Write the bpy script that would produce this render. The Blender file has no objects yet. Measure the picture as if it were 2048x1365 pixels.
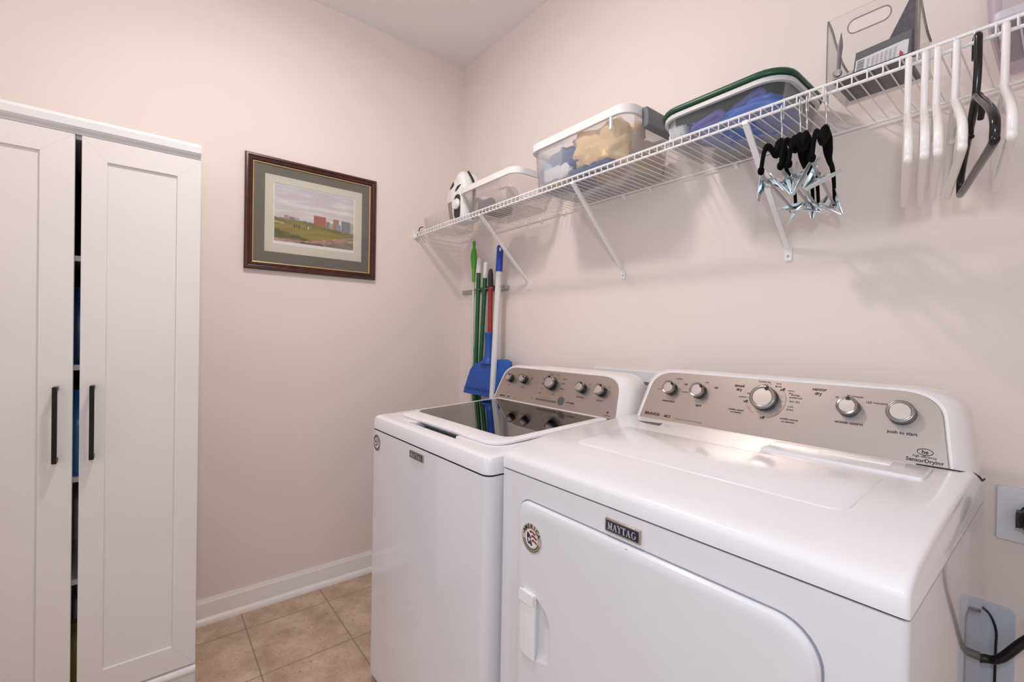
import bpy, bmesh, math, random
from mathutils import Vector, Matrix, noise
random.seed(7)
S = bpy.context.scene
COL = S.collection
R = math.radians

# ------------------------------------------------------------------ camera, world, lights, exposure
cam_d = bpy.data.cameras.new('camera'); cam = bpy.data.objects.new('camera', cam_d); COL.objects.link(cam)
cam_d.sensor_width = 36.0; cam_d.lens = 36.0 * 907.8 / 2048.0; cam_d.clip_start = 0.02
RT = Vector((0.62632267, 0.7793513, 0.01820596)); UP = Vector((-0.01831063, -0.00864035, 0.99979501))
FW = Vector((-0.77934885, 0.62652765, -0.00885877))
CAM = Vector((2.2781, -1.4372, 1.2237))
cam.matrix_world = Matrix(((RT.x, UP.x, -FW.x, CAM.x), (RT.y, UP.y, -FW.y, CAM.y), (RT.z, UP.z, -FW.z, CAM.z), (0, 0, 0, 1)))
S.camera = cam
W = bpy.data.worlds.new('World'); S.world = W; W.use_nodes = True
W.node_tree.nodes['Background'].inputs['Color'].default_value = (0.82, 0.9, 1.0, 1)
W.node_tree.nodes['Background'].inputs['Strength'].default_value = 0.8
S.view_settings.view_transform = 'Standard'; S.view_settings.look = 'None'
S.view_settings.gamma = 1.0; S.view_settings.use_curve_mapping = False
S.view_settings.exposure = 0.1

def light(name, kind, loc, energy, color, size=0.1, rot=None, size_y=None):
    d = bpy.data.lights.new(name, kind); d.energy = energy; d.color = color
    if kind == 'POINT': d.shadow_soft_size = size
    if kind == 'AREA':
        d.size = size; d.shape = 'DISK'
        if size_y: d.shape = 'RECTANGLE'; d.size_y = size_y
    o = bpy.data.objects.new(name, d); COL.objects.link(o); o.location = loc
    if rot: o.rotation_euler = rot
    return o
BULB = (1.0, 0.92, 0.875)
light('ceiling_bulb', 'POINT', (0.93, -1.12, 2.62), 1.7, BULB, 0.04)
light('ceiling_bulb', 'POINT', (1.07, -1.18, 2.62), 1.7, BULB, 0.04)
light('ceiling_bulb', 'POINT', (1.21, -1.12, 2.62), 1.7, BULB, 0.04)
light('ceiling_diffuser', 'AREA', (1.07, -1.14, 2.70), 12, BULB, 0.15)
light('camera_flash', 'POINT', (2.33, -1.48, 1.54), 11, (0.85, 0.91, 1.0), 0.035)
light('added_fill_light', 'AREA', (2.7, -4.3, 1.35), 9, (0.84, 0.9, 1.0), 2.6, (R(90), 0, R(12)), 2.2)  # unseen area light added beyond the opening to even out the room

# ------------------------------------------------------------------ materials
def lin(c):
    if isinstance(c, str):
        c = [int(c[i:i + 2], 16) / 255 for i in (0, 2, 4)]
    return tuple((x / 12.92 if x <= 0.04045 else ((x + 0.055) / 1.055) ** 2.4) for x in c) + (1,)
MATS = {}
def mat(name, col, rough=0.5, metal=0.0, bump=0.0, bscale=200, coat=0.0, var=0.0, vscale=8, spec=0.5, sheen=0):
    if name in MATS: return MATS[name]
    m = bpy.data.materials.new(name); m.use_nodes = True; nt = m.node_tree; b = nt.nodes['Principled BSDF']
    b.inputs['Base Color'].default_value = lin(col); b.inputs['Roughness'].default_value = rough
    b.inputs['Metallic'].default_value = metal; b.inputs['Coat Weight'].default_value = coat
    b.inputs['Coat Roughness'].default_value = 0.05
    b.inputs['Specular IOR Level'].default_value = spec; b.inputs['Sheen Weight'].default_value = sheen
    if bump or var:
        tc = nt.nodes.new('ShaderNodeTexCoord')
    if bump:
        n = nt.nodes.new('ShaderNodeTexNoise'); n.inputs['Scale'].default_value = bscale; n.inputs['Detail'].default_value = 4
        nt.links.new(tc.outputs['Object'], n.inputs['Vector'])
        bp = nt.nodes.new('ShaderNodeBump'); bp.inputs['Strength'].default_value = bump; bp.inputs['Distance'].default_value = 0.002
        nt.links.new(n.outputs['Fac'], bp.inputs['Height']); nt.links.new(bp.outputs['Normal'], b.inputs['Normal'])
    if var:
        n2 = nt.nodes.new('ShaderNodeTexNoise'); n2.inputs['Scale'].default_value = vscale; n2.inputs['Detail'].default_value = 5
        nt.links.new(tc.outputs['Object'], n2.inputs['Vector'])
        mx = nt.nodes.new('ShaderNodeMix'); mx.data_type = 'RGBA'
        c = lin(col); mx.inputs[6].default_value = tuple(x * (1 - var) for x in c[:3]) + (1,)
        mx.inputs[7].default_value = tuple(min(1, x * (1 + var)) for x in c[:3]) + (1,)
        nt.links.new(n2.outputs['Fac'], mx.inputs[0]); nt.links.new(mx.outputs[2], b.inputs['Base Color'])
    MATS[name] = m; return m
def clear_mat(name, col, alpha, rough=0.15, fk=0.45):
    """thin translucent plastic: part see-through, part plastic"""
    if name in MATS: return MATS[name]
    m = bpy.data.materials.new(name); m.use_nodes = True; nt = m.node_tree; b = nt.nodes['Principled BSDF']
    b.inputs['Base Color'].default_value = lin(col); b.inputs['Roughness'].default_value = rough
    tr = nt.nodes.new('ShaderNodeBsdfTransparent'); tr.inputs['Color'].default_value = (0.97, 0.97, 0.97, 1)
    mx = nt.nodes.new('ShaderNodeMixShader')
    fr = nt.nodes.new('ShaderNodeLayerWeight'); fr.inputs['Blend'].default_value = 0.25
    ma = nt.nodes.new('ShaderNodeMath'); ma.operation = 'MULTIPLY_ADD'; ma.use_clamp = True
    ma.inputs[1].default_value = fk; ma.inputs[2].default_value = alpha
    nt.links.new(fr.outputs['Fresnel'], ma.inputs[0]); nt.links.new(ma.outputs[0], mx.inputs[0])
    nt.links.new(tr.outputs[0], mx.inputs[1]); nt.links.new(b.outputs[0], mx.inputs[2])
    nt.links.new(mx.outputs[0], nt.nodes['Material Output'].inputs['Surface'])
    MATS[name] = m; return m
def glass_mat(name, tint, ior=1.5):
    m = bpy.data.materials.new(name); m.use_nodes = True; nt = m.node_tree
    nt.nodes.remove(nt.nodes['Principled BSDF'])
    tr = nt.nodes.new('ShaderNodeBsdfTransparent'); tr.inputs['Color'].default_value = tint
    gl = nt.nodes.new('ShaderNodeBsdfGlossy'); gl.inputs['Roughness'].default_value = 0.02; gl.inputs['Color'].default_value = (1, 1, 1, 1)
    fr = nt.nodes.new('ShaderNodeFresnel'); fr.inputs['IOR'].default_value = ior
    mx = nt.nodes.new('ShaderNodeMixShader'); nt.links.new(fr.outputs[0], mx.inputs[0])
    nt.links.new(tr.outputs[0], mx.inputs[1]); nt.links.new(gl.outputs[0], mx.inputs[2])
    nt.links.new(mx.outputs[0], nt.nodes['Material Output'].inputs['Surface'])
    MATS[name] = m; return m

M_wall = mat('wall_paint', 'eadfd9', 0.65, bump=0.06, bscale=260, var=0.015, vscale=1.5)
M_ceil = mat('ceiling_paint', 'efeeef', 0.8, bump=0.05, bscale=200)
M_trim = mat('trim_paint', 'ece8e6', 0.35)
M_enamel = mat('white_enamel', 'e3e1e5', 0.07, coat=0.4)
M_plastic = mat('white_plastic', 'f0eeee', 0.3)
M_lid = mat('white_appliance_top', 'ebe9ec', 0.2, coat=0.3)
M_cab = mat('cabinet_laminate', 'e4e0df', 0.42, bump=0.03, bscale=300)
M_cabtop = mat('cabinet_top_laminate', 'dfe0e2', 0.42)
M_dark = mat('dark_gap', '171514', 0.7)
M_black = mat('black_plastic', '141313', 0.35)
M_bronze = mat('dark_bronze_handle', '231c19', 0.35, metal=0.6)
M_wire = mat('white_coated_wire', 'f2f1f2', 0.3)
M_chrome = mat('bright_steel', 'd9dcde', 0.18, metal=1.0)
M_zinc = mat('zinc_plated_steel', 'cfdbe0', 0.2, metal=1.0)
M_galv = mat('grey_galvanised_steel', 'b4b6b8', 0.38, metal=0.8)
M_velvet = mat('black_velvet', '0c0b0c', 0.95, spec=0.1)
M_blue = mat('royal_blue_plastic', '2440a8', 0.35)
M_pan = mat('dustpan_blue_plastic', '1f54ab', 0.42, bump=0.08, bscale=500)
M_lime = mat('lime_green_plastic', '52a832', 0.3)
M_green = mat('dark_green_metal', '0f5a2b', 0.25)
M_red = mat('red_metal', '9c1f22', 0.3)
M_charcoal = mat('charcoal_plastic', '2b2b2e', 0.5)
M_whitepole = mat('white_pole_plastic', 'e9e7e4', 0.35)
M_silver = mat('pale_silver_pole', 'd3d1cf', 0.3, metal=0.3)
M_ink = mat('dark_ink', '2c2726', 0.6)
M_grayink = mat('grey_ink', '8a807b', 0.6)
M_plate = mat('wall_plate_plastic', 'e4e4e8', 0.35)
M_panel = mat('pale_blue_panel', 'c4ccda', 0.4)

# brushed console steel
def brushed(name, col):
    m = bpy.data.materials.new(name); m.use_nodes = True; nt = m.node_tree; b = nt.nodes['Principled BSDF']
    b.inputs['Base Color'].default_value = lin(col); b.inputs['Metallic'].default_value = 0.9; b.inputs['Roughness'].default_value = 0.42
    tc = nt.nodes.new('ShaderNodeTexCoord'); mp = nt.nodes.new('ShaderNodeMapping'); mp.inputs['Scale'].default_value = (8, 900, 900)
    n = nt.nodes.new('ShaderNodeTexNoise'); n.inputs['Scale'].default_value = 1.0; n.inputs['Detail'].default_value = 3
    nt.links.new(tc.outputs['Object'], mp.inputs[0]); nt.links.new(mp.outputs[0], n.inputs['Vector'])
    mr = nt.nodes.new('ShaderNodeMapRange'); mr.inputs[3].default_value = 0.3; mr.inputs[4].default_value = 0.42
    nt.links.new(n.outputs['Fac'], mr.inputs[0]); nt.links.new(mr.outputs[0], b.inputs['Roughness'])
    MATS[name] = m; return m
M_brush = brushed('brushed_console_metal', 'b5aba5')
M_bezel = mat('knob_bezel_steel', '9a9796', 0.22, metal=1.0)
M_cap = mat('knob_cap_metal', 'd4cdc8', 0.3, metal=0.9)

# floor tile
def floor_mat():
    m = bpy.data.materials.new('beige_vinyl_tile'); m.use_nodes = True; nt = m.node_tree; b = nt.nodes['Principled BSDF']
    L = nt.links.new
    tc = nt.nodes.new('ShaderNodeTexCoord'); mp = nt.nodes.new('ShaderNodeMapping')
    mp.inputs['Location'].default_value = (-0.157, 0.784, 0)
    L(tc.outputs['Object'], mp.inputs[0])
    br = nt.nodes.new('ShaderNodeTexBrick'); br.offset = 0; br.squash = 1
    br.inputs['Scale'].default_value = 1; br.inputs['Brick Width'].default_value = 0.323; br.inputs['Row Height'].default_value = 0.325
    br.inputs['Mortar Size'].default_value = 0.0028; br.inputs['Mortar Smooth'].default_value = 0.3
    br.inputs['Color1'].default_value = (0.45, 0.45, 0.45, 1); br.inputs['Color2'].default_value = (0.6, 0.6, 0.6, 1); br.inputs['Mortar'].default_value = (0, 0, 0, 1)
    L(mp.outputs[0], br.inputs['Vector'])
    n1 = nt.nodes.new('ShaderNodeTexNoise'); n1.inputs['Scale'].default_value = 9; n1.inputs['Detail'].default_value = 8; n1.inputs['Roughness'].default_value = 0.65
    L(tc.outputs['Object'], n1.inputs['Vector'])
    cr = nt.nodes.new('ShaderNodeValToRGB'); cr.color_ramp.elements[0].position = 0.3; cr.color_ramp.elements[1].position = 0.72
    cr.color_ramp.elements[0].color = lin('a98d74'); cr.color_ramp.elements[1].color = lin('dcc3aa')
    e = cr.color_ramp.elements.new(0.5); e.color = lin('c2a68d')
    L(n1.outputs['Fac'], cr.inputs[0])
    n2 = nt.nodes.new('ShaderNodeTexNoise'); n2.inputs['Scale'].default_value = 110; n2.inputs['Detail'].default_value = 3
    L(tc.outputs['Object'], n2.inputs['Vector'])
    r2 = nt.nodes.new('ShaderNodeMapRange'); r2.inputs[1].default_value = 0.62; r2.inputs[2].default_value = 0.72; L(n2.outputs['Fac'], r2.inputs[0])
    mx2 = nt.nodes.new('ShaderNodeMix'); mx2.data_type = 'RGBA'; L(r2.outputs[0], mx2.inputs[0]); L(cr.outputs[0], mx2.inputs[6]); mx2.inputs[7].default_value = lin('7d654f')
    mx = nt.nodes.new('ShaderNodeMix'); mx.data_type = 'RGBA'
    L(br.outputs['Fac'], mx.inputs[0]); L(mx2.outputs[2], mx.inputs[6]); mx.inputs[7].default_value = lin('96806a')
    L(mx.outputs[2], b.inputs['Base Color']); b.inputs['Roughness'].default_value = 0.42
    bp = nt.nodes.new('ShaderNodeBump'); bp.inputs['Strength'].default_value = 0.3; bp.inputs['Distance'].default_value = 0.002; bp.invert = True
    L(br.outputs['Fac'], bp.inputs['Height']); L(bp.outputs[0], b.inputs['Normal'])
    return m
M_floor = floor_mat()

# wood frame
def wood_mat():
    m = bpy.data.materials.new('mahogany_frame'); m.use_nodes = True; nt = m.node_tree; b = nt.nodes['Principled BSDF']
    tc = nt.nodes.new('ShaderNodeTexCoord'); n = nt.nodes.new('ShaderNodeTexNoise'); n.inputs['Scale'].default_value = 30; n.inputs['Detail'].default_value = 6
    nt.links.new(tc.outputs['Object'], n.inputs['Vector'])
    cr = nt.nodes.new('ShaderNodeValToRGB'); cr.color_ramp.elements[0].color = lin('2c1511'); cr.color_ramp.elements[1].color = lin('5a2f26')
    nt.links.new(n.outputs['Fac'], cr.inputs[0]); nt.links.new(cr.outputs[0], b.inputs['Base Color']); b.inputs['Roughness'].default_value = 0.32
    return m
M_wood = wood_mat()

# ------------------------------------------------------------------ mesh builder
class MB:
    def __init__(self): self.v = []; self.f = []; self.m = []; self.cur = 0
    def add(self, vs, fs):
        o = len(self.v); self.v += [Vector(p) for p in vs]
        for f in fs: self.f.append([i + o for i in f]); self.m.append(self.cur)
        return self
    def box(self, x0, x1, y0, y1, z0, z1):
        vs = [(x0, y0, z0), (x1, y0, z0), (x1, y1, z0), (x0, y1, z0), (x0, y0, z1), (x1, y0, z1), (x1, y1, z1), (x0, y1, z1)]
        return self.add(vs, [(0, 3, 2, 1), (4, 5, 6, 7), (0, 1, 5, 4), (1, 2, 6, 5), (2, 3, 7, 6), (3, 0, 4, 7)])
    def loft(self, loops, cap0=True, cap1=True, closed=True):
        n = len(loops[0]); vs = [p for l in loops for p in l]; fs = []
        for k in range(len(loops) - 1):
            for i in range(n if closed else n - 1):
                j = (i + 1) % n
                fs.append((k * n + i, k * n + j, (k + 1) * n + j, (k + 1) * n + i))
        if cap0: fs.append(tuple(reversed(range(n))))
        if cap1: fs.append(tuple(range((len(loops) - 1) * n, len(loops) * n)))
        return self.add(vs, fs)
    def prism(self, pts2, axis, a, b):
        def P(p, t): return {'x': (t, p[0], p[1]), 'y': (p[0], t, p[1]), 'z': (p[0], p[1], t)}[axis]
        return self.loft([[P(p, a) for p in pts2], [P(p, b) for p in pts2]])
    def tube(self, path, r, n=10, closed=False, caps=True):
        path = [Vector(p) for p in path]; N = len(path); loops = []
        rr = r if isinstance(r, (list, tuple)) else [r] * N
        prev = None
        for i, p in enumerate(path):
            if closed: t = path[(i + 1) % N] - path[i - 1]
            else: t = path[min(i + 1, N - 1)] - path[max(i - 1, 0)]
            if t.length < 1e-9: t = Vector((0, 0, 1))
            t.normalize()
            if prev is None:
                a = Vector((1, 0, 0)) if abs(t.x) < 0.9 else Vector((0, 1, 0)); u = t.cross(a).normalized()
            else:
                u = prev - t * prev.dot(t)
                u = u.normalized() if u.length > 1e-6 else t.orthogonal().normalized()
            prev = u; w = t.cross(u)
            loops.append([p + (u * math.cos(2 * math.pi * k / n) + w * math.sin(2 * math.pi * k / n)) * rr[i] for k in range(n)])
        if closed: loops.append(loops[0]); return self.loft(loops, False, False)
        return self.loft(loops, caps, caps)
    def lathe(self, prof, origin, axis=(0, 0, 1), n=32, caps=True):
        ax = Vector(axis).normalized(); u = ax.orthogonal().normalized(); w = ax.cross(u); o = Vector(origin)
        loops = [[o + ax * h + (u * math.cos(2 * math.pi * k / n) + w * math.sin(2 * math.pi * k / n)) * max(r, 1e-5) for k in range(n)] for r, h in prof]
        return self.loft(loops, caps, caps)
    def poly(self, pts): return self.add(pts, [tuple(range(len(pts)))])
    def sphere(self, c, r, n=14, sc=(1, 1, 1)):
        c = Vector(c); loops = []
        for i in range(1, n):
            a = math.pi * i / n
            loops.append([c + Vector((math.sin(a) * math.cos(2 * math.pi * k / n) * sc[0], math.sin(a) * math.sin(2 * math.pi * k / n) * sc[1], -math.cos(a) * sc[2])) * r for k in range(n)])
        return self.loft(loops)

WM = {}
def build(name, mb, mats, parent=None, angle=35, bevel=0, seg=3, blim=30):
    me = bpy.data.meshes.new(name)
    inv = WM[parent.name].inverted() if parent and parent.name in WM else Matrix.Identity(4)
    me.from_pydata([tuple(inv @ v) for v in mb.v], [], mb.f)
    for mm in (mats if isinstance(mats, (list, tuple)) else [mats]): me.materials.append(mm)
    for p, k in zip(me.polygons, mb.m): p.material_index = k
    bm = bmesh.new(); bm.from_mesh(me)
    bmesh.ops.remove_doubles(bm, verts=bm.verts, dist=1e-6)
    bmesh.ops.recalc_face_normals(bm, faces=bm.faces)
    lim = R(angle)
    for f in bm.faces: f.smooth = True
    for e in bm.edges:
        if len(e.link_faces) == 2 and e.calc_face_angle(0) > lim: e.smooth = False
    bm.to_mesh(me); bm.free()
    o = bpy.data.objects.new(name, me); COL.objects.link(o)
    if parent:
        o.parent = parent; WM[o.name] = WM.get(parent.name, Matrix.Identity(4))
    if bevel:
        bv = o.modifiers.new('bevel', 'BEVEL'); bv.width = bevel; bv.segments = seg; bv.limit_method = 'ANGLE'; bv.angle_limit = R(blim); bv.harden_normals = False
        for p in me.polygons: p.use_smooth = True
    return o
def boolean_cut(o, cutter_mb):
    c = build('cutter', cutter_mb, M_plastic, o.parent)
    md = o.modifiers.new('cut', 'BOOLEAN'); md.operation = 'DIFFERENCE'; md.object = c; md.solver = 'EXACT'
    dg = bpy.context.evaluated_depsgraph_get(); dg.update()
    me = bpy.data.meshes.new_from_object(o.evaluated_get(dg))
    o.modifiers.clear(); o.data = me
    bm = bmesh.new(); bm.from_mesh(me)
    for f in bm.faces: f.smooth = True
    for e in bm.edges:
        e.smooth = not (len(e.link_faces) == 2 and e.calc_face_angle(0) > R(30))
    bm.to_mesh(me); bm.free()
    bpy.data.objects.remove(c)
def tag(o, label, cat, group=None):
    o['label'] = label; o['category'] = cat
    if group: o['group'] = group
    return o
def thing(name, label, cat, loc=(0, 0, 0), group=None, rot=0):
    o = bpy.data.objects.new(name, None); COL.objects.link(o); o.location = loc; o.rotation_euler = (0, 0, rot)
    o.empty_display_size = 0.05
    WM[o.name] = Matrix.Translation(Vector(loc)) @ Matrix.Rotation(rot, 4, 'Z')
    return tag(o, label, cat, group)
def struct(name, mb, m, **k):
    o = build(name, mb, m, **k); o['kind'] = 'structure'; return o
def copy_tree(o, parent=None):
    c = o.copy(); COL.objects.link(c)
    if parent: c.parent = parent
    for ch in list(o.children): copy_tree(ch, c)
    return c
def rrect(x0, x1, y0, y1, r, n=6):
    rs = r if isinstance(r, (list, tuple)) else [r] * 4     # order: (x0,y0),(x1,y0),(x1,y1),(x0,y1)
    out = []
    for (cx, cy, sx, sy, a0), q in zip([(x0, y0, 1, 1, 180), (x1, y0, -1, 1, 270), (x1, y1, -1, -1, 0), (x0, y1, 1, -1, 90)], rs):
        q = max(q, 1e-4)
        for k in range(n + 1):
            a = R(a0 + 90 * k / n); out.append((cx + sx * q + q * math.cos(a), cy + sy * q + q * math.sin(a)))
    return out
def smooth_path(pts, n=8, closed=False):
    pts = [Vector(p) for p in pts]; N = len(pts); out = []
    rng = range(N if closed else N - 1)
    for i in rng:
        p0 = pts[i - 1] if (closed or i > 0) else pts[0]; p1 = pts[i]; p2 = pts[(i + 1) % N]
        p3 = pts[(i + 2) % N] if (closed or i + 2 < N) else pts[-1]
        for k in range(n):
            t = k / n
            out.append(0.5 * ((2 * p1) + (p2 - p0) * t + (2 * p0 - 5 * p1 + 4 * p2 - p3) * t * t + (3 * p1 - p0 - 3 * p2 + p3) * t ** 3))
    if not closed: out.append(pts[-1])
    return out
_txt = {}
def text_pts(s, bold=0.0):
    k = (s, bold)
    if k in _txt: return _txt[k]
    cu = bpy.data.curves.new('t', 'FONT'); cu.body = s; cu.size = 1; cu.align_x = 'CENTER'; cu.align_y = 'CENTER'; cu.resolution_u = 3; cu.offset = bold
    o = bpy.data.objects.new('t', cu); COL.objects.link(o)
    dg = bpy.context.evaluated_depsgraph_get(); dg.update()
    me = bpy.data.meshes.new_from_object(o.evaluated_get(dg))
    res = ([tuple(v.co) for v in me.vertices], [tuple(p.vertices) for p in me.polygons])
    bpy.data.objects.remove(o); bpy.data.curves.remove(cu); bpy.data.meshes.remove(me)
    _txt[k] = res; return res
def text(mb, s, size, o, xd, yd, bold=0.0, sx=1.0):
    vs, fs = text_pts(s, bold); o = Vector(o); xd = Vector(xd); yd = Vector(yd)
    mb.add([o + xd * (p[0] * size * sx) + yd * (p[1] * size) for p in vs], fs)

# ------------------------------------------------------------------ the room
H = 2.79; XR = 3.0; YF = -1.95
struct('floor', MB().box(-0.1, XR + 0.1, YF - 3.2, 0.1, -0.1, 0), M_floor)
struct('ceiling', MB().box(-0.1, XR + 0.1, YF - 0.1, 0.1, H, H + 0.1), M_ceil)
struct('wall_left', MB().box(-0.1, 0, YF, 0.1, 0, H), M_wall)
struct('wall_back', MB().box(0, XR + 0.1, 0, 0.1, 0, H), M_wall)
struct('wall_right', MB().box(XR, XR + 0.1, YF, 0, 0, H), M_wall)
wf = MB(); wf.box(-0.1, 1.0, YF - 0.1, YF, 0, H); wf.box(2.95, XR + 0.1, YF - 0.1, YF, 0, H); wf.box(1.0, 2.95, YF - 0.1, YF, 2.35, H)  # unseen opening made wide to let the added fill light in
struct('wall_front', wf, M_wall)
bprof = [(0, 0), (0.013, 0), (0.013, 0.072), (0.0115, 0.077), (0.0115, 0.083), (0.008, 0.089), (0.005, 0.099), (0, 0.099)]
struct('baseboard_left', MB().prism(bprof, 'y', YF, 0), M_trim, angle=20)
struct('baseboard_back', MB().prism([(-a, b) for a, b in bprof], 'x', 0.013, XR), M_trim, angle=20)
q = [(0.0135, 0)] + [(0.0135 + 0.017 * math.cos(a), 0.024 * math.sin(a)) for a in [R(x) for x in range(0, 91, 10)]]
struct('trim_1', MB().prism(q, 'y', YF, -0.0135), M_trim)

# ------------------------------------------------------------------ tall cabinet
CX = 0.42
cab = thing('storage_cabinet', 'tall white two-door cabinet with long dark bar handles against left wall', 'cabinet', (0.21, -1.6, 0))
b = MB(); y0, y1 = -1.902, -1.300
b.box(0.002, CX - 0.02, y0, y0 + 0.016, 0, 1.80); b.box(0.002, CX - 0.02, y1 - 0.016, y1, 0, 1.80)
b.box(0.002, 0.012, y0 + 0.016, y1 - 0.016, 0.08, 1.80); b.box(0.012, CX - 0.02, y0 + 0.016, y1 - 0.016, 1.79, 1.80)
build('carcass', b, M_cab, cab)
for z in (0.10, 0.462, 0.775, 1.115, 1.445):
    build('shelf', MB().box(0.012, CX - 0.035, y0 + 0.016, y1 - 0.016, z - 0.016, z), M_cab, cab)
cp = [(0.002, 1.8005), (CX - 0.004, 1.8005), (CX - 0.002, 1.806), (CX + 0.008, 1.812), (CX + 0.012, 1.818), (CX + 0.012, 1.838), (CX + 0.006, 1.8485), (0.002, 1.8485)]
build('cornice', MB().prism(cp, 'y', y0 - 0.006, y1 - 0.001), M_cabtop, cab, angle=25)
bp = [(0.002, 0.0), (CX - 0.02, 0.0), (CX - 0.02, 0.0), (CX, 0.0), (CX, 0.062), (CX + 0.008, 0.068), (CX + 0.008, 0.083), (CX, 0.0925), (CX - 0.02, 0.0925), (CX - 0.02, 0.08), (0.002, 0.08)]
bp2 = [(CX - 0.03, 0.0), (CX - 0.004, 0.0), (CX - 0.004, 0.06), (CX + 0.006, 0.068), (CX + 0.008, 0.075), (CX + 0.006, 0.084), (CX - 0.004, 0.091), (CX - 0.03, 0.091)]
build('plinth', MB().prism(bp2, 'y', y0, y1 + 0.0), M_cab, cab, angle=50)
def door(ya, yb, pa, pb, hy, name_label=None):
    d = MB(); z0, z1, pz0, pz1 = 0.0965, 1.7985, 0.175, 1.733
    o = [(ya, z0), (yb, z0), (yb, z1), (ya, z1)]; i = [(pa, pz0), (pb, pz0), (pb, pz1), (pa, pz1)]
    def L(pts, x, s=0): return [(x, p[0] + (s if k in (0, 3) else -s), p[1] + (s if k in (0, 1) else -s)) for k, p in enumerate(pts)]
    d.loft([L(o, CX - 0.019), L(o, CX - 0.001), L(o, CX, 0.001), L(i, CX), L(i, CX - 0.006, 0.0015)])
    d.cur = 1
    for k in range(4):         # mitre joints in the frame
        a, c = Vector((CX + 0.0001,) + o[k]), Vector((CX + 0.0001,) + i[k]); t = (c - a).normalized(); n = Vector((1, 0, 0)).cross(t) * 0.0003
        d.poly([a + n, c + n, c - n, a - n])
    dr = build('door', d, [M_cab, mat('joint_line', 'c6c0be', 0.6)], cab, angle=20)
    h = MB(); zt, zb = 1.056, 0.836
    h.box(CX + 0.026, CX + 0.036, hy - 0.0055, hy + 0.0055, zb, zt)
    h.box(CX, CX + 0.027, hy - 0.0055, hy + 0.0055, zt - 0.012, zt); h.box(CX, CX + 0.027, hy - 0.0055, hy + 0.0055, zb, zb + 0.012)
    build('handle', h, M_bronze, dr, bevel=0.0012, seg=2)
door(-1.593, y1, -1.536, -1.364, -1.5635)
door(y0, -1.608, -1.84, -1.680, -1.642)
# things seen through the gap between the doors
def jug(name, x, y, z, h, r, m, label, cat):
    prof = [(r * 0.9, 0), (r, 0.01), (r, h * 0.6), (r * 0.8, h * 0.75), (r * 0.35, h * 0.85), (r * 0.35, h)]
    tag(build(name, MB().lathe(prof, (x, y, z)), m), label, cat)
M_det = mat('blue_bottle_plastic', '2f6fae', 0.25)
jug('detergent_bottle', 0.32, -1.60, 0.775, 0.26, 0.055, M_det, 'blue detergent bottle seen through the cabinet door gap beside handles', 'bottle')
jug('spray_bottle', 0.31, -1.60, 1.115, 0.24, 0.05, mat('navy_bottle_plastic', '27406e', 0.3), 'dark blue bottle in upper cabinet seen through the door gap', 'bottle')
jug('cleaner_bottle', 0.31, -1.60, 0.10, 0.2, 0.05, mat('ochre_bottle_plastic', '8a7a3c', 0.4), 'yellow bottle at the bottom of cabinet seen through door gap', 'bottle')

# ------------------------------------------------------------------ framed print
pic = thing('framed_print', 'landscape print in dark mahogany frame with green mat on left wall', 'picture', (0.001, -0.8205, 1.755))
py0, py1, pz0, pz1 = -1.114, -0.527, 1.503, 2.0085
def rl(ins, x): return [(x, py0 + ins, pz0 + ins), (x, py1 - ins, pz0 + ins), (x, py1 - ins, pz1 - ins), (x, py0 + ins, pz1 - ins)]
fr = MB(); fr.loft([rl(0, 0.001), rl(0, 0.016), rl(0.004, 0.021), rl(0.011, 0.022), rl(0.014, 0.0175), rl(0.018, 0.016), rl(0.021, 0.0185), rl(0.025, 0.018), rl(0.029, 0.013), rl(0.031, 0.0125), rl(0.031, 0.001)], False, False)
build('frame', fr, M_wood, pic, angle=20)
fl = MB(); fl.loft([rl(0.031, 0.004), rl(0.031, 0.0135), rl(0.0345, 0.0125), rl(0.0345, 0.004)], False, False)
build('gold_fillet', fl, mat('gold_fillet', 'cbb67a', 0.35, metal=0.5), pic, angle=20)
def window_mat(name, outer, inner, x, m):
    w = MB(); a = [(x, outer[0], outer[2]), (x, outer[1], outer[2]), (x, outer[1], outer[3]), (x, outer[0], outer[3])]
    c = [(x, inner[0], inner[2]), (x, inner[1], inner[2]), (x, inner[1], inner[3]), (x, inner[0], inner[3])]
    d = [(x - 0.002, p[1], p[2]) for p in c]
    w.loft([a, c, d], False, False); return build(name, w, m, pic, angle=20)
window_mat('green_mat', (py0 + .032, py1 - .032, pz0 + .032, pz1 - .032), (-1.035, -0.5975, 1.588, 1.9355), 0.008, mat('sage_mat_board', '777069', 0.85, bump=0.02))
window_mat('cream_mat', (-1.036, -0.5965, 1.587, 1.9365), (-1.0008, -0.6322, 1.627, 1.9015), 0.0055, mat('cream_mat_board', 'd8cec4', 0.85))
build('paper_border', MB().poly([(0.0033, -1.0015, 1.626), (0.0033, -0.6315, 1.626), (0.0033, -0.6315, 1.9025), (0.0033, -1.0015, 1.9025)]), mat('white_paper', 'eae4e2', 0.8), pic)
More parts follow.
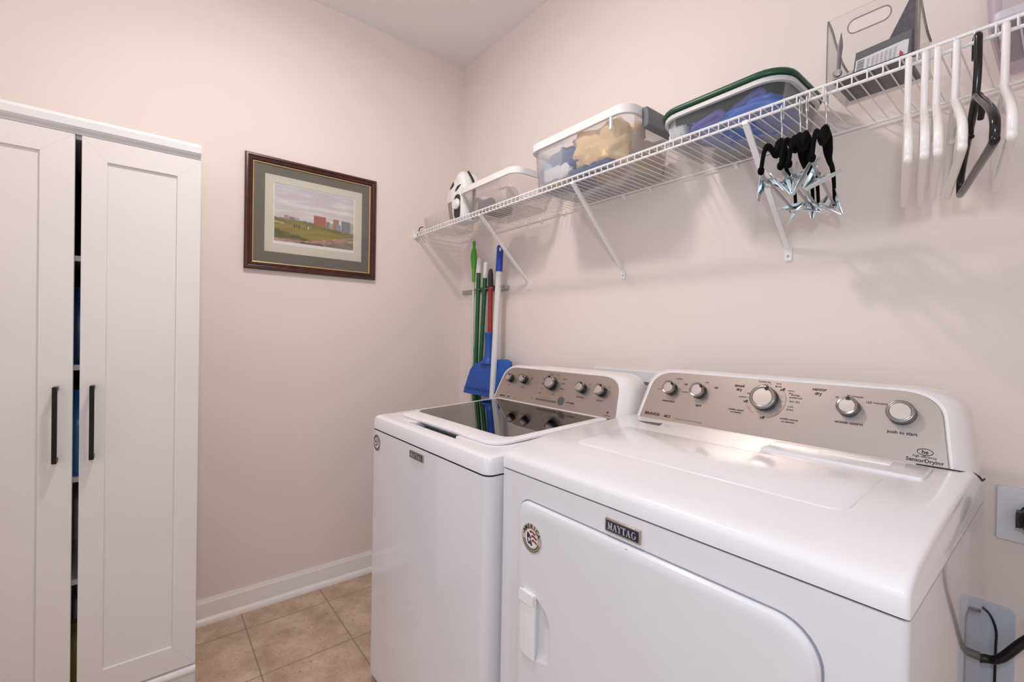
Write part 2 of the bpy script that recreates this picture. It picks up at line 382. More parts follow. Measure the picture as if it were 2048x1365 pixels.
# painted golf links: colour per cell
def paint(u, v):       # u 0..1 left to right, v 0..1 bottom to top
    N = lambda a, bb, s=0: noise.fractal(Vector((u * a + s, v * bb, s)), 1.0, 2.0, 4)
    def mixc(a, bb, t): t = max(0, min(1, t)); return [x * (1 - t) + y * t for x, y in zip(a, bb)]
    hz = 0.40 - 0.14 * max(0, u - 0.35) * 1.0
    c = mixc((0.84, 0.81, 0.82), (0.76, 0.74, 0.80), (v - 0.4) * 1.2)
    k = N(3, 14, 2); c = mixc(c, (0.83, 0.74, 0.75), k * 1.2) if k > 0 else mixc(c, (0.90, 0.87, 0.86), -k * 1.3)
    def bld(u0, u1, top, col, win=None):
        nonlocal c
        if u0 < u < u1 and v < top + 0.012 * (math.sin(u * 240) > 0.2) and v >= hz - 0.03:
            c = list(col); j = 0.05 * N(60, 60, 5); c = [x + j for x in c]
            if win and (int(u * win) % 2 == 0) and (int(v * 75) % 2 == 0): c = [x * 0.8 for x in c]
    if v < hz + 0.02 + 0.015 * N(30, 1): c = [0.50, 0.52, 0.55]
    bld(0.11, 0.17, 0.47, (0.72, 0.62, 0.60), 130); bld(0.17, 0.24, 0.452, (0.60, 0.52, 0.55), 120); bld(0.24, 0.29, 0.445, (0.72, 0.62, 0.62), 120)
    bld(0.47, 0.63, 0.545, (0.72, 0.44, 0.40), 100); bld(0.63, 0.68, 0.47, (0.62, 0.53, 0.54), 120); bld(0.68, 0.73, 0.44, (0.66, 0.66, 0.70), 110)
    bld(0.72, 0.80, 0.535, (0.70, 0.52, 0.47), 90); bld(0.77, 0.83, 0.45, (0.60, 0.62, 0.70), 120); bld(0.83, 0.955, 0.525, (0.56, 0.56, 0.59), 110); bld(0.95, 1.0, 0.50, (0.72, 0.70, 0.66), 90)
    if v < hz:
        c = [0.55, 0.50, 0.30]; k = N(4, 18, 9); c = mixc(c, (0.66, 0.56, 0.33), k + 0.4)
        if v > hz - 0.07: c = mixc((0.44, 0.45, 0.28), (0.60, 0.55, 0.33), N(6, 30, 3) + 0.4)
        if v < 0.22 - 0.32 * u + 0.02 * N(9, 9): c = mixc((0.36, 0.37, 0.24), (0.47, 0.45, 0.30), N(10, 25, 4) + 0.5)
        edge = 0.055 + 0.0 * u + max(0, u - 0.38) * 0.30
        if v < edge + 0.01 * N(8, 8, 1): c = mixc((0.62, 0.47, 0.42), (0.74, 0.64, 0.58), N(12, 30, 6) + 0.5)
        if u > 0.45 and v < (u - 0.45) * 0.28 - 0.005: c = mixc((0.52, 0.47, 0.45), (0.64, 0.57, 0.54), N(5, 20, 7) + 0.5)
        if 0.3 < u < 0.6 and v < 0.03 + 0.01 * N(10, 3): c = [0.40, 0.38, 0.30]
        if u < 0.12 and abs(v - 0.335 + u * 0.1) < 0.008: c = [0.78, 0.72, 0.62]
    for gx, gc in ((0.235, .28), (0.262, .3), (0.295, .3), (0.405, .8)):
        if abs(u - gx) < 0.006 and 0.275 < v < 0.325: c = [gc, gc * 0.98, gc]
    return [max(0, min(1, x)) for x in c]
NX, NZ = 200, 144; ya, yb, za, zb = -0.9955, -0.638, 1.6415, 1.8975
me = bpy.data.meshes.new('print')
me.from_pydata([(0.0038 - 0.001, ya + (yb - ya) * i / NX + 0.8205, za + (zb - za) * j / NZ - 1.755) for j in range(NZ + 1) for i in range(NX + 1)], [],
               [(j * (NX + 1) + i, j * (NX + 1) + i + 1, (j + 1) * (NX + 1) + i + 1, (j + 1) * (NX + 1) + i) for j in range(NZ) for i in range(NX)])
ca = me.color_attributes.new('paint', 'FLOAT_COLOR', 'POINT')
flat = []
for j in range(NZ + 1):
    for i in range(NX + 1): flat += list(lin(paint(i / NX, j / NZ)))
ca.data.foreach_set('color', flat)
mp_ = bpy.data.materials.new('printed_landscape'); mp_.use_nodes = True; a_ = mp_.node_tree.nodes.new('ShaderNodeAttribute'); a_.attribute_name = 'paint'
mp_.node_tree.links.new(a_.outputs['Color'], mp_.node_tree.nodes['Principled BSDF'].inputs['Base Color']); mp_.node_tree.nodes['Principled BSDF'].inputs['Roughness'].default_value = 0.7
me.materials.append(mp_); po = bpy.data.objects.new('print', me); COL.objects.link(po); po.parent = pic
po['label'] = 'painted golf links with red and grey buildings under a pale sky'
build('glass', MB().box(0.0105, 0.0125, py0 + .031, py1 - .031, pz0 + .031, pz1 - .031), glass_mat('picture_glass', (0.97, 0.98, 0.97, 1), 1.25), pic)

# ------------------------------------------------------------------ wire shelf
SZ = 1.7815; SY = -0.296; LIP = 0.0195
sh = thing('wire_shelf', 'long white wire shelf on diagonal braces along the back wall', 'shelf', (1.4, -0.15, SZ))
r1 = MB()
for y, z, r in ((SY, SZ, 0.0034), (SY, SZ - LIP, 0.0034)): r1.tube([(0.012, y, z), (XR - 0.002, y, z)], r, 8)
for k in range(116):
    x = 0.022 + 0.0257 * k
    r1.tube([(x, SY - 0.0036, SZ - LIP - 0.001), (x, SY - 0.0036, SZ + 0.001)], 0.0015, 6)
build('front_lip', r1, M_wire, sh)
r2 = MB()
for k in range(116):
    x = 0.022 + 0.0257 * k
    r2.tube([(x, SY, SZ + 0.0028), (x, -0.012, SZ + 0.0028)], 0.0015, 6)
for y in (-0.012,): r2.tube([(0.012, y, SZ - 0.001), (XR - 0.002, y, SZ - 0.001)], 0.003, 8)
build('wire_deck', r2, M_wire, sh)
for bx in (0.615, 1.177, 1.758, 2.36):
    g = MB()
    g.loft([[(bx - w, SY + 0.004 + dy, SZ - LIP - 0.002 + dz) for w, dy, dz in ((0.0075, -.004, -.003), (-0.0075, -.004, -.003), (-0.0055, .004, .003), (0.0055, .004, .003))],
            [(bx - 0.004 - w, -0.006 + dy, 1.492 + dz) for w, dy, dz in ((0.0065, -.004, -.003), (-0.0065, -.004, -.003), (-0.005, .004, .003), (0.005, .004, .003))]])
    g.box(bx - 0.0065, bx + 0.0065, SY - 0.0035, SY + 0.006, SZ - LIP - 0.006, SZ - LIP + 0.004)
    g.prism(rrect(bx - 0.0135, bx + 0.0055, 1.456, 1.497, 0.005, 3), 'y', -0.0045, -0.0005)
    br = build('support_brace', g, M_wire, sh, angle=30)
    build('screw', MB().lathe([(0.0034, 0), (0.0034, 0.001), (0.002, 0.002)], (bx - 0.004, -0.0045, 1.47), (0, -1, 0), 12), M_galv, br)
for cx in (0.1, 0.601, 0.70, 0.854, 1.172, 1.289, 1.60, 2.052, 2.4):
    g = MB(); g.box(cx - 0.006, cx + 0.006, -0.014, -0.0005, SZ - 0.012, SZ - 0.004); g.lathe([(0.006, 0), (0.006, 0.004), (0.004, 0.006)], (cx, -0.0005, SZ - 0.014), (0, -1, 0), 12)
    build('wall_clip', g, M_wire, sh, angle=30)
g = MB(); g.prism([(SY - 0.02, SZ + 0.016), (SY - 0.014, SZ - 0.03), (SY + 0.02, SZ - 0.03), (SY + 0.03, SZ + 0.006), (SY + 0.005, SZ + 0.016)], 'x', 0.0005, 0.004)
g.box(0.0005, 0.022, SY - 0.006, SY + 0.007, SZ - 0.028, SZ - 0.022); g.box(0.0005, 0.022, SY - 0.008, SY - 0.0045, SZ - 0.028, SZ - 0.006)
eb = build('end_bracket', g, M_plastic, sh, angle=30)
build('tube_end', MB().lathe([(0.006, 0), (0.006, 0.006)], (0.013, SY, SZ - 0.014), (1, 0, 0), 12), M_black, eb)

# ------------------------------------------------------------------ things on the shelf
DZ = SZ + 0.0046      # top of the deck wires
def cloth(name, c, size, m, label, seed=0, amp=0.16, freq=3.0, cat='cloth', group=None, fold=0.0, sub=4, parent=None):
    bm = bmesh.new(); bmesh.ops.create_icosphere(bm, subdivisions=sub, radius=1)
    mb = MB(); sx, sy, sz = size
    for v in bm.verts:
        p = v.co.copy(); d = p.normalized()
        k = max(abs(d.x), abs(d.y), abs(d.z)); p = d * (1 / k) ** 0.55
        n = noise.fractal(d * freq + Vector((seed * 7.3, seed, 1)), 1.0, 2.0, 4)
        w = noise.noise(d * 1.6 + Vector((seed, 3, seed))); f = fold * math.sin((d.x * 2 + d.z * 3 + w * 2.5) * 6)
        p *= 1 + amp * n + f
        mb.v.append(Vector((c[0] + max(-1, min(1, p.x)) * sx, c[1] + max(-1, min(1, p.y)) * sy, c[2] + max(-1, min(1, p.z)) * sz)))
    for f in bm.faces: mb.f.append([v.index for v in f.verts]); mb.m.append(0)
    bm.free()
    o = build(name, mb, m, parent, angle=180)
    return tag(o, label, cat, group) if not parent else o
def bin_shell(mb, x0, x1, y0, y1, z0, z1, taper, r, t=0.003, rim=0.0):
    """open tapered tub"""
    def lp(ins, z, rr): return [(px, py, z) for px, py in rrect(x0 + ins, x1 - ins, y0 + ins * 0.6, y1 - ins * 0.6, rr, 6)]
    mb.loft([lp(taper, z0, r * 0.8), lp(0, z1, r), lp(t, z1, r), lp(taper + t, z0 + t, r * 0.8)])
def rim_ring(mb, x0, x1, y0, y1, z0, z1, out, r):
    def lp(o, z): return [(px, py, z) for px, py in rrect(x0 - o, x1 + o, y0 - o, y1 + o, r + o, 6)]
    mb.loft([lp(0, z0), lp(out, z0), lp(out, z1 - 0.002), lp(out - 0.003, z1), lp(0.0, z1), lp(-0.003, z1 - 0.003), lp(-0.003, z0), lp(0, z0)], False, False)
M_frost = clear_mat('frosted_bin_plastic', 'cfc5c1', 0.07, 0.3, 0.35)
M_clearb = clear_mat('clear_bin_plastic', 'd8d8dc', 0.06, 0.12)
M_clear = clear_mat('clear_acrylic', 'e2dedd', 0.03, 0.05, 0.25)

# small clear tray and dark clip at the far end
t = thing('clear_tray', 'small clear empty tray at far left end of the wire shelf', 'tray', (0.13, -0.17, DZ))
g = MB(); bin_shell(g, 0.035, 0.24, -0.27, -0.06, DZ, DZ + 0.075, 0.01, 0.015); build('tub', g, clear_mat('pale_clear_plastic', 'ecdfd8', 0.03, 0.2, 0.3), t)
g = MB(); g.tube(smooth_path([(0.012, -0.283, DZ + 0.003), (0.016, -0.283, DZ + 0.018), (0.026, -0.283, DZ + 0.024), (0.044, -0.283, DZ + 0.024), (0.058, -0.283, DZ + 0.022)], 5), 0.0026, 8)
g.box(0.012, 0.056, -0.285, -0.280, DZ + 0.0005, DZ + 0.006)
tag(build('cable_clip', g, mat('navy_plastic', '1b1f3a', 0.4)), 'small dark blue clip at far left tip of wire shelf', 'clip')

# steam iron, standing on its heel
iron = thing('steam_iron', 'white steam iron standing on its heel beside frosted bin', 'iron', (0.36, -0.21, DZ))
pp = [(0.305, 1.7865), (0.292, 1.83), (0.279, 1.87), (0.262, 1.893), (0.257, 1.905), (0.261, 1.925), (0.268, 1.945), (0.28, 1.955), (0.300, 1.962), (0.318, 1.968), (0.333, 1.985), (0.338, 2.001), (0.345, 2.006), (0.360, 2.016), (0.374, 2.027), (0.384, 2.030), (0.398, 2.013), (0.412, 1.993), (0.424, 1.970), (0.430, 1.93), (0.428, 1.86), (0.422, 1.80), (0.415, 1.7865)]
pp = [(p[0], p[1]) for p in pp]
ol = pp; cxm = sum(p[0] for p in ol) / len(ol); czm = sum(p[1] for p in ol) / len(ol)
def il(y, s): return [(cxm + (p[0] - cxm) * s, y, max(DZ, czm + (p[1] - czm) * s)) for p in ol]
build('body', MB().loft([il(-0.262, 0.82), il(-0.256, 0.92), il(-0.245, 0.98), il(-0.23, 1), il(-0.18, 1), il(-0.165, 0.97), il(-0.155, 0.88)]), M_plastic, iron, angle=50)
g = MB(); g.prism(rrect(0.345, 0.398, 1.80, 1.915, 0.024, 6), 'y', -0.2655, -0.258); build('side_panel', g, M_charcoal, iron)
g = MB(); g.lathe([(0.026, 0), (0.026, 0.006), (0.022, 0.010), (0.017, 0.0085), (0.014, 0.012), (0.0, 0.013)], (0.372, -0.2655, 1.868), (0, -1, 0), 28); build('dial', g, M_plastic, iron)
g = MB(); g.prism([(0.305, 1.807), (0.332, 1.807), (0.315, 1.893), (0.283, 1.888)], 'y', -0.2645, -0.256); build('water_window', g, mat('taupe_window', '8d8376', 0.3), iron)
g = MB(); g.prism([(p.x, p.z) for p in smooth_path([(0.352, 0, 1.935), (0.368, 0, 1.953), (0.40, 0, 1.958), (0.385, 0, 1.948), (0.365, 0, 1.938)], 5, True)], 'y', -0.2652, -0.255); build('grip_opening', g, M_charcoal, iron)
g = MB(); g.prism([(p.x, p.z) for p in smooth_path([(0.297, 0, 1.955), (0.312, 0, 1.972), (0.33, 0, 1.985), (0.337, 0, 1.97), (0.318, 0, 1.957)], 5, True)], 'y', -0.262, -0.25); build('spray_nozzle', g, M_charcoal, iron)
g = MB(); g.tube(smooth_path([(0.384, -0.21, 2.034), (0.41, -0.21, 2.004), (0.431, -0.21, 1.972), (0.437, -0.21, 1.93), (0.434, -0.21, 1.86), (0.426, -0.21, 1.795)], 4), 0.006, 8)
build('soleplate', g, M_charcoal, iron)

# frosted white-rimmed bin
b1 = thing('storage_bin', 'frosted grey bin with white rim between the iron and taller bin', 'bin', (0.63, -0.16, DZ))
g = MB(); bin_shell(g, 0.42, 0.846, -0.285, -0.02, DZ, 1.902, 0.045, 0.045); build('tub', g, M_frost, b1, angle=60)
g = MB(); rim_ring(g, 0.42, 0.846, -0.285, -0.02, 1.893, 1.921, 0.007, 0.045); build('rim', g, M_plastic, b1, angle=50)
tag(build('candle_jar', MB().lathe([(0.04, 0), (0.045, 0.004), (0.045, 0.066), (0.04, 0.072)], (0.668, -0.218, DZ + 0.0495), (1, 0.1, 0.0), 24), mat('ivory_plastic', 'efe6d8', 0.4)), 'ivory round jar lying inside the frosted grey bin', 'jar')
tag(build('grey_box', MB().box(0.545, 0.64, -0.26, -0.13, DZ + 0.0035, DZ + 0.055), mat('slate_plastic', '6d6f78', 0.5), bevel=0.005), 'slate grey box lying inside the frosted grey bin', 'box')
g = MB(); pth = [(0.525 + 0.045 * math.cos(a), -0.25, DZ + 0.012 + 0.06 * math.sin(a)) for a in [math.pi * k / 14 for k in range(15)]]
g.tube(pth, 0.008, 8); tag(build('grey_hose', g, mat('grey_cord', '77767c', 0.6)), 'grey arched hose inside left end of the frosted bin', 'hose')

# translucent bin with grey latch handle and towels
b2 = thing('storage_bin', 'translucent bin of towels with white rim and grey latch handle', 'bin', (1.15, -0.16, DZ))
g = MB(); bin_shell(g, 0.938, 1.395, -0.285, -0.02, DZ, 1.945, 0.018, 0.045); build('tub', g, M_clearb, b2, angle=60)
g = MB(); rim_ring(g, 0.938, 1.395, -0.285, -0.02, 1.932, 1.961, 0.009, 0.045); build('rim', g, M_plastic, b2, angle=50)
g = MB(); g.prism([(1.404, 1.957), (1.424, 1.955), (1.43, 1.93), (1.43, 1.895), (1.412, 1.888), (1.404, 1.90)], 'y', -0.225, -0.07); build('latch_handle', g, mat('slate_handle', '696d73', 0.4), b2, bevel=0.004)
g = MB(); g.box(1.330, 1.338, -0.2925, -0.2853, 1.893, 1.932); build('rim_rib', g, M_plastic, b2)
cloth('towel', (1.075, -0.185, 1.858), (0.118, 0.085, 0.066), mat('denim_blue_terry', '566a90', 0.95, bump=0.5, bscale=300, sheen=.3), 'denim blue towel bunched in the translucent bin', 2, 0.22, 2.2, 'towel', fold=0.05)
cloth('towel', (1.245, -0.188, 1.874), (0.118, 0.090, 0.076), mat('peach_terry', 'f3d4a8', 0.95, bump=0.5, bscale=300, sheen=.3), 'peach yellow towel crumpled in the translucent bin', 5, 0.24, 2.4, 'towel', fold=0.05)
cloth('towel', (1.066, -0.258, 1.832), (0.075, 0.014, 0.027), mat('white_terry', 'f2f3f5', 0.95, bump=0.8, bscale=250), 'rolled white ribbed towel low in the translucent bin', 8, 0.06, 3, 'towel', fold=0.06)
cloth('towel', (1.012, -0.25, 1.868), (0.028, 0.012, 0.018), mat('sky_terry', 'a9c6dd', 0.95), 'pale sky blue cloth tucked at left of the translucent bin', 9, 0.15, 3, 'towel')
cloth('towel', (1.22, -0.25, 1.805), (0.10, 0.022, 0.017), mat('denim_blue_terry', '5e6f8d'), 'denim blue cloth lying along the base of towel bin', 11, 0.15, 3, 'towel', fold=0.04)
cloth('towel', (1.07, -0.262, 1.794), (0.055, 0.012, 0.006), mat('peach_terry', 'e8c494'), 'thin peach cloth flattened under the rolled white towel', 12, 0.1, 3, 'towel')
cloth('towel', (1.345, -0.10, 1.845), (0.028, 0.055, 0.05), mat('peach_terry', 'e8c494'), 'peach cloth pressed against right end of towel bin under handle', 13, 0.15, 3, 'towel', fold=0.04)

# green-lidded box
b3 = thing('storage_box', 'clear storage box with dark green lid full of blue bags', 'box', (1.67, -0.16, DZ))
g = MB(); bin_shell(g, 1.508, 1.838, -0.285, -0.02, DZ, 1.862, 0.012, 0.06); build('tub', g, M_clearb, b3, angle=60)
g = MB(); rim_ring(g, 1.508, 1.838, -0.285, -0.02, 1.847, 1.860, 0.007, 0.06); build('rim', g, mat('pale_rim_plastic', 'dcdcda', 0.3), b3, angle=50)
def lp3(ins, z): return [(px, py, z) for px, py in rrect(1.495 + ins, 1.851 - ins, -0.298 + ins, -0.007 - ins, 0.07 - ins, 6)]
g = MB(); g.loft([lp3(0.002, 1.8605), lp3(0, 1.863), lp3(0, 1.869), lp3(0.004, 1.8745), lp3(0.03, 1.877)]); build('lid', g, mat('dark_green_plastic', '1c4a33', 0.35), b3, angle=40)
cloth('plastic_bag', (1.70, -0.17, 1.814), (0.12, 0.095, 0.026), mat('bright_blue_film', '3f78d8', 0.3), 'bright blue bag lying in the green-lidded box', 3, 0.2, 2.5, 'bag', fold=0.05)
g = MB(); g.tube(smooth_path([(1.60, -0.262, 1.808), (1.64, -0.262, 1.822), (1.67, -0.262, 1.828), (1.68, -0.255, 1.823), (1.665, -0.25, 1.815), (1.63, -0.255, 1.806)], 6), 0.009, 10)
tag(build('coiled_strap', g, mat('violet_fabric', '6d63b4', 0.6)), 'violet curled strap inside the green-lidded box', 'strap')
g = MB(); g.tube(smooth_path([(1.665, -0.245, 1.805), (1.72, -0.255, 1.828), (1.765, -0.255, 1.846), (1.778, -0.25, 1.843), (1.772, -0.245, 1.832)], 6), 0.009, 10)
tag(build('rolled_strap', g, mat('indigo_fabric', '4c5aa8', 0.6)), 'long indigo strap leaning inside right of green-lidded box', 'strap')
cloth('paper_wad', (1.553, -0.255, 1.813), (0.026, 0.014, 0.022), mat('crumpled_paper', 'dfdfe2', 0.8), 'crumpled white paper inside left of green-lidded box', 6, 0.3, 3, 'paper')

# clear organiser bin with a cut-out handle
b4 = thing('organizer_bin', 'clear acrylic organiser bin with cut-out handle holding packets', 'bin', (2.0, -0.16, DZ))
X0, X1, YA, YB, ZT, ZB = 1.924, 2.074, -0.285, -0.145, 1.926, 1.868
g = MB()
fo = rrect(X0, X1, DZ, ZT, [0.008, 0.008, 0.012, 0.012], 5); fi = rrect(1.966, 2.030, 1.885, 1.912, 0.012, 5)
fi = rrect(1.962, 2.034, 1.876, 1.905, [0.013] * 4, 5)
def fl4(pts, y): return [(p[0], y, p[1]) for p in pts]
g.loft([fl4(fo, YA), fl4(fi, YA), fl4(fi, YA + 0.003), fl4(fo, YA + 0.003), fl4(fo, YA)], False, False)
for xa in (X0, X1 - 0.003):
    pr = [(YA, DZ), (YB, DZ), (YB, ZB), (YB - 0.04, ZB + 0.006), (YA + 0.055, ZT - 0.03), (YA + 0.03, ZT - 0.012), (YA, ZT)]
    g.prism(pr, 'x', xa, xa + 0.003)
g.box(X0, X1, YB - 0.003, YB, DZ, ZB); g.box(X0, X1, YA, YB, DZ, DZ + 0.003)
build('tub', g, M_clear, b4, angle=40)
g = MB()
for xa in (X0 + 0.0015, X1 - 0.0015):
    g.tube(smooth_path([(xa, YA + 0.001, ZT - 0.002), (xa, YA + 0.03, ZT - 0.012), (xa, YA + 0.055, ZT - 0.03), (xa, YB - 0.04, ZB + 0.006), (xa, YB, ZB)], 6), 0.0022, 6)
g.tube([(X0 + 0.001, YA, DZ), (X0 + 0.001, YA, ZT - 0.008)], 0.0012, 6); g.tube([(X1 - 0.001, YA, DZ), (X1 - 0.001, YA, ZT - 0.008)], 0.0012, 6)
g.tube([(p[0], YA, p[1]) for p in fi], 0.0013, 6, closed=True)
build('edge', g, clear_mat('acrylic_edge', '8d8786', 0.45, 0.1), b4)
pk = thing('blister_packet', 'grey packet with white barcode label in the clear organiser', 'packet', (2.01, -0.26, DZ))
def pkp(u, v, d=0): return Vector((1.966 + 0.09 * u + 0.0 * v, -0.262 + 0.02 * v + 0 * d - d, DZ + 0.006 + 0.005 * u + 0.062 * v))
g = MB(); g.loft([[pkp(0, 0, -.012), pkp(1.03, 0, -.012), pkp(1.03, 1, -.012), pkp(0, 1, -.012)], [pkp(0, 0), pkp(1.03, 0), pkp(1.03, 1), pkp(0, 1)]]); build('tray', g, mat('grey_packet', '5c5d63', 0.4), pk)
g = MB(); g.poly([pkp(0.03, 0.03, .0006), pkp(1.0, 0.03, .0006), pkp(1.0, 0.66, .0006), pkp(0.92, 0.70, .0006), pkp(0.03, 0.66, .0006)])
lb = build('label', g, mat('white_label', 'eceaec', 0.5), pk)
g = MB()
for k in range(13): v0 = 0.08 + k * 0.041; g.poly([pkp(0.06, v0, .0012), pkp(0.2, v0, .0012), pkp(0.2, v0 + 0.012 + 0.012 * (k % 3 == 0), .0012), pkp(0.06, v0 + 0.012 + 0.012 * (k % 3 == 0), .0012)])
build('barcode', g, M_ink, lb)
g = MB(); g.poly([pkp(0.85, 0.12, .0012), pkp(0.92, 0.1, .0012), pkp(0.93, 0.2, .0012), pkp(0.86, 0.36, .0012)])
build('red_mark', g, mat('red_ink', 'c02a35', 0.5), lb)
g = MB()
for cx_ in (0.25, 0.34, 0.42, 0.5, 0.58, 0.66, 0.74): 
    for k in range(9): v0 = 0.1 + k * 0.055; u0 = cx_; g.poly([pkp(u0, v0, .0012), pkp(u0 + 0.05 + 0.02 * random.random(), v0, .0012), pkp(u0 + 0.05, v0 + 0.016, .0012), pkp(u0, v0 + 0.016, .0012)])
build('fine_print', g, M_grayink, lb)
g = MB(); g.loft([[(2.0, -0.235, DZ + 0.03), (2.062, -0.235, DZ + 0.03), (2.066, -0.21, DZ + 0.03), (2.0, -0.21, DZ + 0.03)], [(2.052, -0.235, 1.925), (2.066, -0.235, 1.932), (2.066, -0.21, 1.932), (2.052, -0.21, 1.925)]])
tag(build('zip_packet', g, mat('crinkled_dark_film', '4a4650', 0.2, bump=0.9, bscale=140, var=0.6, vscale=150)), 'tall crinkled dark packet leaning in right of clear organiser', 'packet')
g = MB(); g.tube([(1.94, -0.262, DZ + 0.03), (1.941, -0.262, DZ + 0.06), (1.9425, -0.262, DZ + 0.085), (1.9435, -0.262, DZ + 0.10), (1.944, -0.262, DZ + 0.115)], [0.004, 0.0042, 0.0052, 0.003, 0.0006], 8)
tag(build('metal_pen', g, mat('pewter', '8b8a90', 0.3, metal=0.8)), 'pointed grey metal pen upright at left of clear organiser', 'pen')
g = MB(); g.lathe([(0.0085, 0), (0.0085, 0.006), (0.006, 0.008)], (1.941, -0.268, DZ + 0.024), (0, -1, 0.2), 16)
tag(build('round_button', g, M_galv), 'small silver disc below the pen in clear organiser', 'disc')
g = MB(); g.box(1.935, 2.06, -0.28, -0.16, DZ + 0.0035, DZ + 0.009); tag(build('dark_sheet', g, M_charcoal), 'flat black pouch on floor of the clear organiser', 'pouch')
g = MB(); g.prism(rrect(1.952, 1.985, DZ + 0.02, DZ + 0.075, 0.008, 4), 'y', -0.20, -0.185); tag(build('clear_pouch', g, clear_mat('milky_pouch', 'd8d0d2', 0.4, 0.2)), 'milky pouch standing behind the pen in clear organiser', 'pouch')
for k, (xa, za, xb, zb_) in enumerate(((1.95, 0.012, 1.985, 0.055), (1.957, 0.012, 1.992, 0.052))):
    g = MB(); g.tube([(xa, -0.24, DZ + za), (xb, -0.24, DZ + zb_)], 0.0035, 6)
    tag(build('dark_marker', g, M_charcoal), ['upper dark stick slanting between pen and barcode packet', 'lower dark stick slanting between pen and barcode packet'][k], 'marker')

# purple box at the right end
b5 = thing('craft_box', 'purple tinted clear box at the top right end of shelf', 'box', (2.32, -0.16, DZ))
g = MB(); bin_shell(g, 2.160, 2.52, -0.283, -0.03, DZ, 1.96, 0.008, 0.02); build('tub', g, clear_mat('purple_clear_plastic', 'ddcfe2', 0.10, 0.15), b5, angle=60)
tag(build('white_case', MB().prism(rrect(2.172, 2.30, -0.27, -0.15, 0.012, 4), 'z', DZ + 0.012, DZ + 0.03), M_plastic, bevel=0.004), 'white flat case inside the purple tinted box', 'case')
tag(build('grey_case', MB().prism(rrect(2.175, 2.40, -0.27, -0.1, 0.012, 4), 'z', DZ + 0.0032, DZ + 0.0115), mat('pale_grey_plastic', 'b9b8bd', 0.4)), 'flat grey tray under the white case in purple box', 'tray')

# ------------------------------------------------------------------ hangers
def hook_path(r, ztop, side=1):
    """hook over the shelf rod, rod centre at s=0, z=0"""
    return [(-r * math.cos(a) * side, r * math.sin(a)) for a in [math.pi * k / 10 for k in range(11)]]
RODZ = SZ - LIP
def tubular(m, name, label, group):
    t = thing(name, label, 'hanger', (0, 0, 0), group)
    rt_ = 0.0062
    P = [(0, 0.0115, -0.026)] + [(0, 0.0115 * math.cos(a), 0.0095 * math.sin(a) + 0.001) for a in [math.pi * k / 8 for k in range(9)]] + [(0, -0.012, -0.02), (0, -0.012, -0.055), (0, -0.006, -0.082), (0, 0, -0.1)]
    build('hook', MB().tube(smooth_path(P, 4), 0.0056, 10), m, t, angle=60)
    tri = [(0, 0, -0.1), (0, -0.05, -0.122), (0, -0.12, -0.155), (0, -0.17, -0.183), (0, -0.193, -0.205), (0, -0.192, -0.226), (0, -0.175, -0.234), (0, 0, -0.234), (0, 0.175, -0.234), (0, 0.192, -0.226), (0, 0.193, -0.205), (0, 0.17, -0.183), (0, 0.12, -0.155), (0, 0.05, -0.122)]
    tri = [(0, b_ * 0.82 - 0.008, c_) for a_, b_, c_ in tri]
    build('frame', MB().tube(smooth_path(tri, 5, True), rt_, 10, closed=True), m, t, angle=60)
    for s in (-1, 1):
        build('strap_hook', MB().tube([(0, s * 0.052 - 0.008, -0.129), (0, s * 0.05 - 0.008, -0.15), (0, s * 0.042 - 0.008, -0.156)], 0.0045, 8), m, t, angle=60)
    return t
M_hang = mat('white_hanger_plastic', 'f1ecea', 0.3)
M_hangb = mat('black_hanger_plastic', '131112', 0.18)
wh = [(2.065, 11.3, 'white tubular hanger, leftmost of the white ones, beside velvet hangers'), (2.089, 10.1, 'second white tubular hanger from the left on wire shelf'),
      (2.106, 9.8, 'third white tubular hanger from left, edge on to view'), (2.131, 10.7, 'white tubular hanger just left of glossy black hanger'),
      (2.192, 7.4, 'white tubular hanger at far right, past the black hanger')]
proto = None
for x, yaw, lab in wh:
    if proto is None: o = proto = tubular(M_hang, 'tubular_hanger', lab, 'white tubular hangers on the shelf lip')
    else: o = copy_tree(proto)
    o['label'] = lab; o.location = (x, SY, RODZ); o.rotation_euler = (0, 0, R(yaw))
o = tubular(M_hangb, 'tubular_hanger', 'glossy black tubular hanger among the white hangers', None)
o.location = (2.158, SY, RODZ); o.rotation_euler = (0, 0, R(13.2))

def clip_mesh():
    g = MB()
    for s in (-1, 1):          # two sprung leaves: jaws meet at the bottom, grips spread at the top
        rot = Matrix.Rotation(R(21) * s, 4, 'Y')
        def T(p): return rot @ Vector((p[0], p[1], p[2] + 0.027)) - Vector((0, 0, 0.027))
        pl = [(0.0075, -0.027), (0.011, -0.005), (0.0095, 0.018), (0.0055, 0.029), (-0.0055, 0.029), (-0.0095, 0.018), (-0.011, -0.005), (-0.0075, -0.027)]
        g.loft([[T((s * 0.001 + s * (0.0012 if e else 0), p[0], p[1])) for p in pl] for e in (0, 1)])
        for sg in (-1, 1):
            g.loft([[T((s * 0.001, sg * p[0], p[1])) for p in ((0.007, -0.026), (0.0108, -0.005), (0.009, 0.016), (0.008, 0.016), (0.0098, -0.005), (0.006, -0.026))],
                    [T((s * 0.001 - s * 0.0042, sg * p[0], p[1])) for p in ((0.007, -0.012), (0.0108, -0.003), (0.009, 0.008), (0.008, 0.008), (0.0098, -0.003), (0.006, -0.012))]])
    for k in range(5):
        g.tube([(0.0055 * math.cos(a), -0.006 + k * 0.003, 0.0055 * math.sin(a)) for a in [2 * math.pi * i / 12 for i in range(12)]], 0.0009, 6, closed=True)
    return g
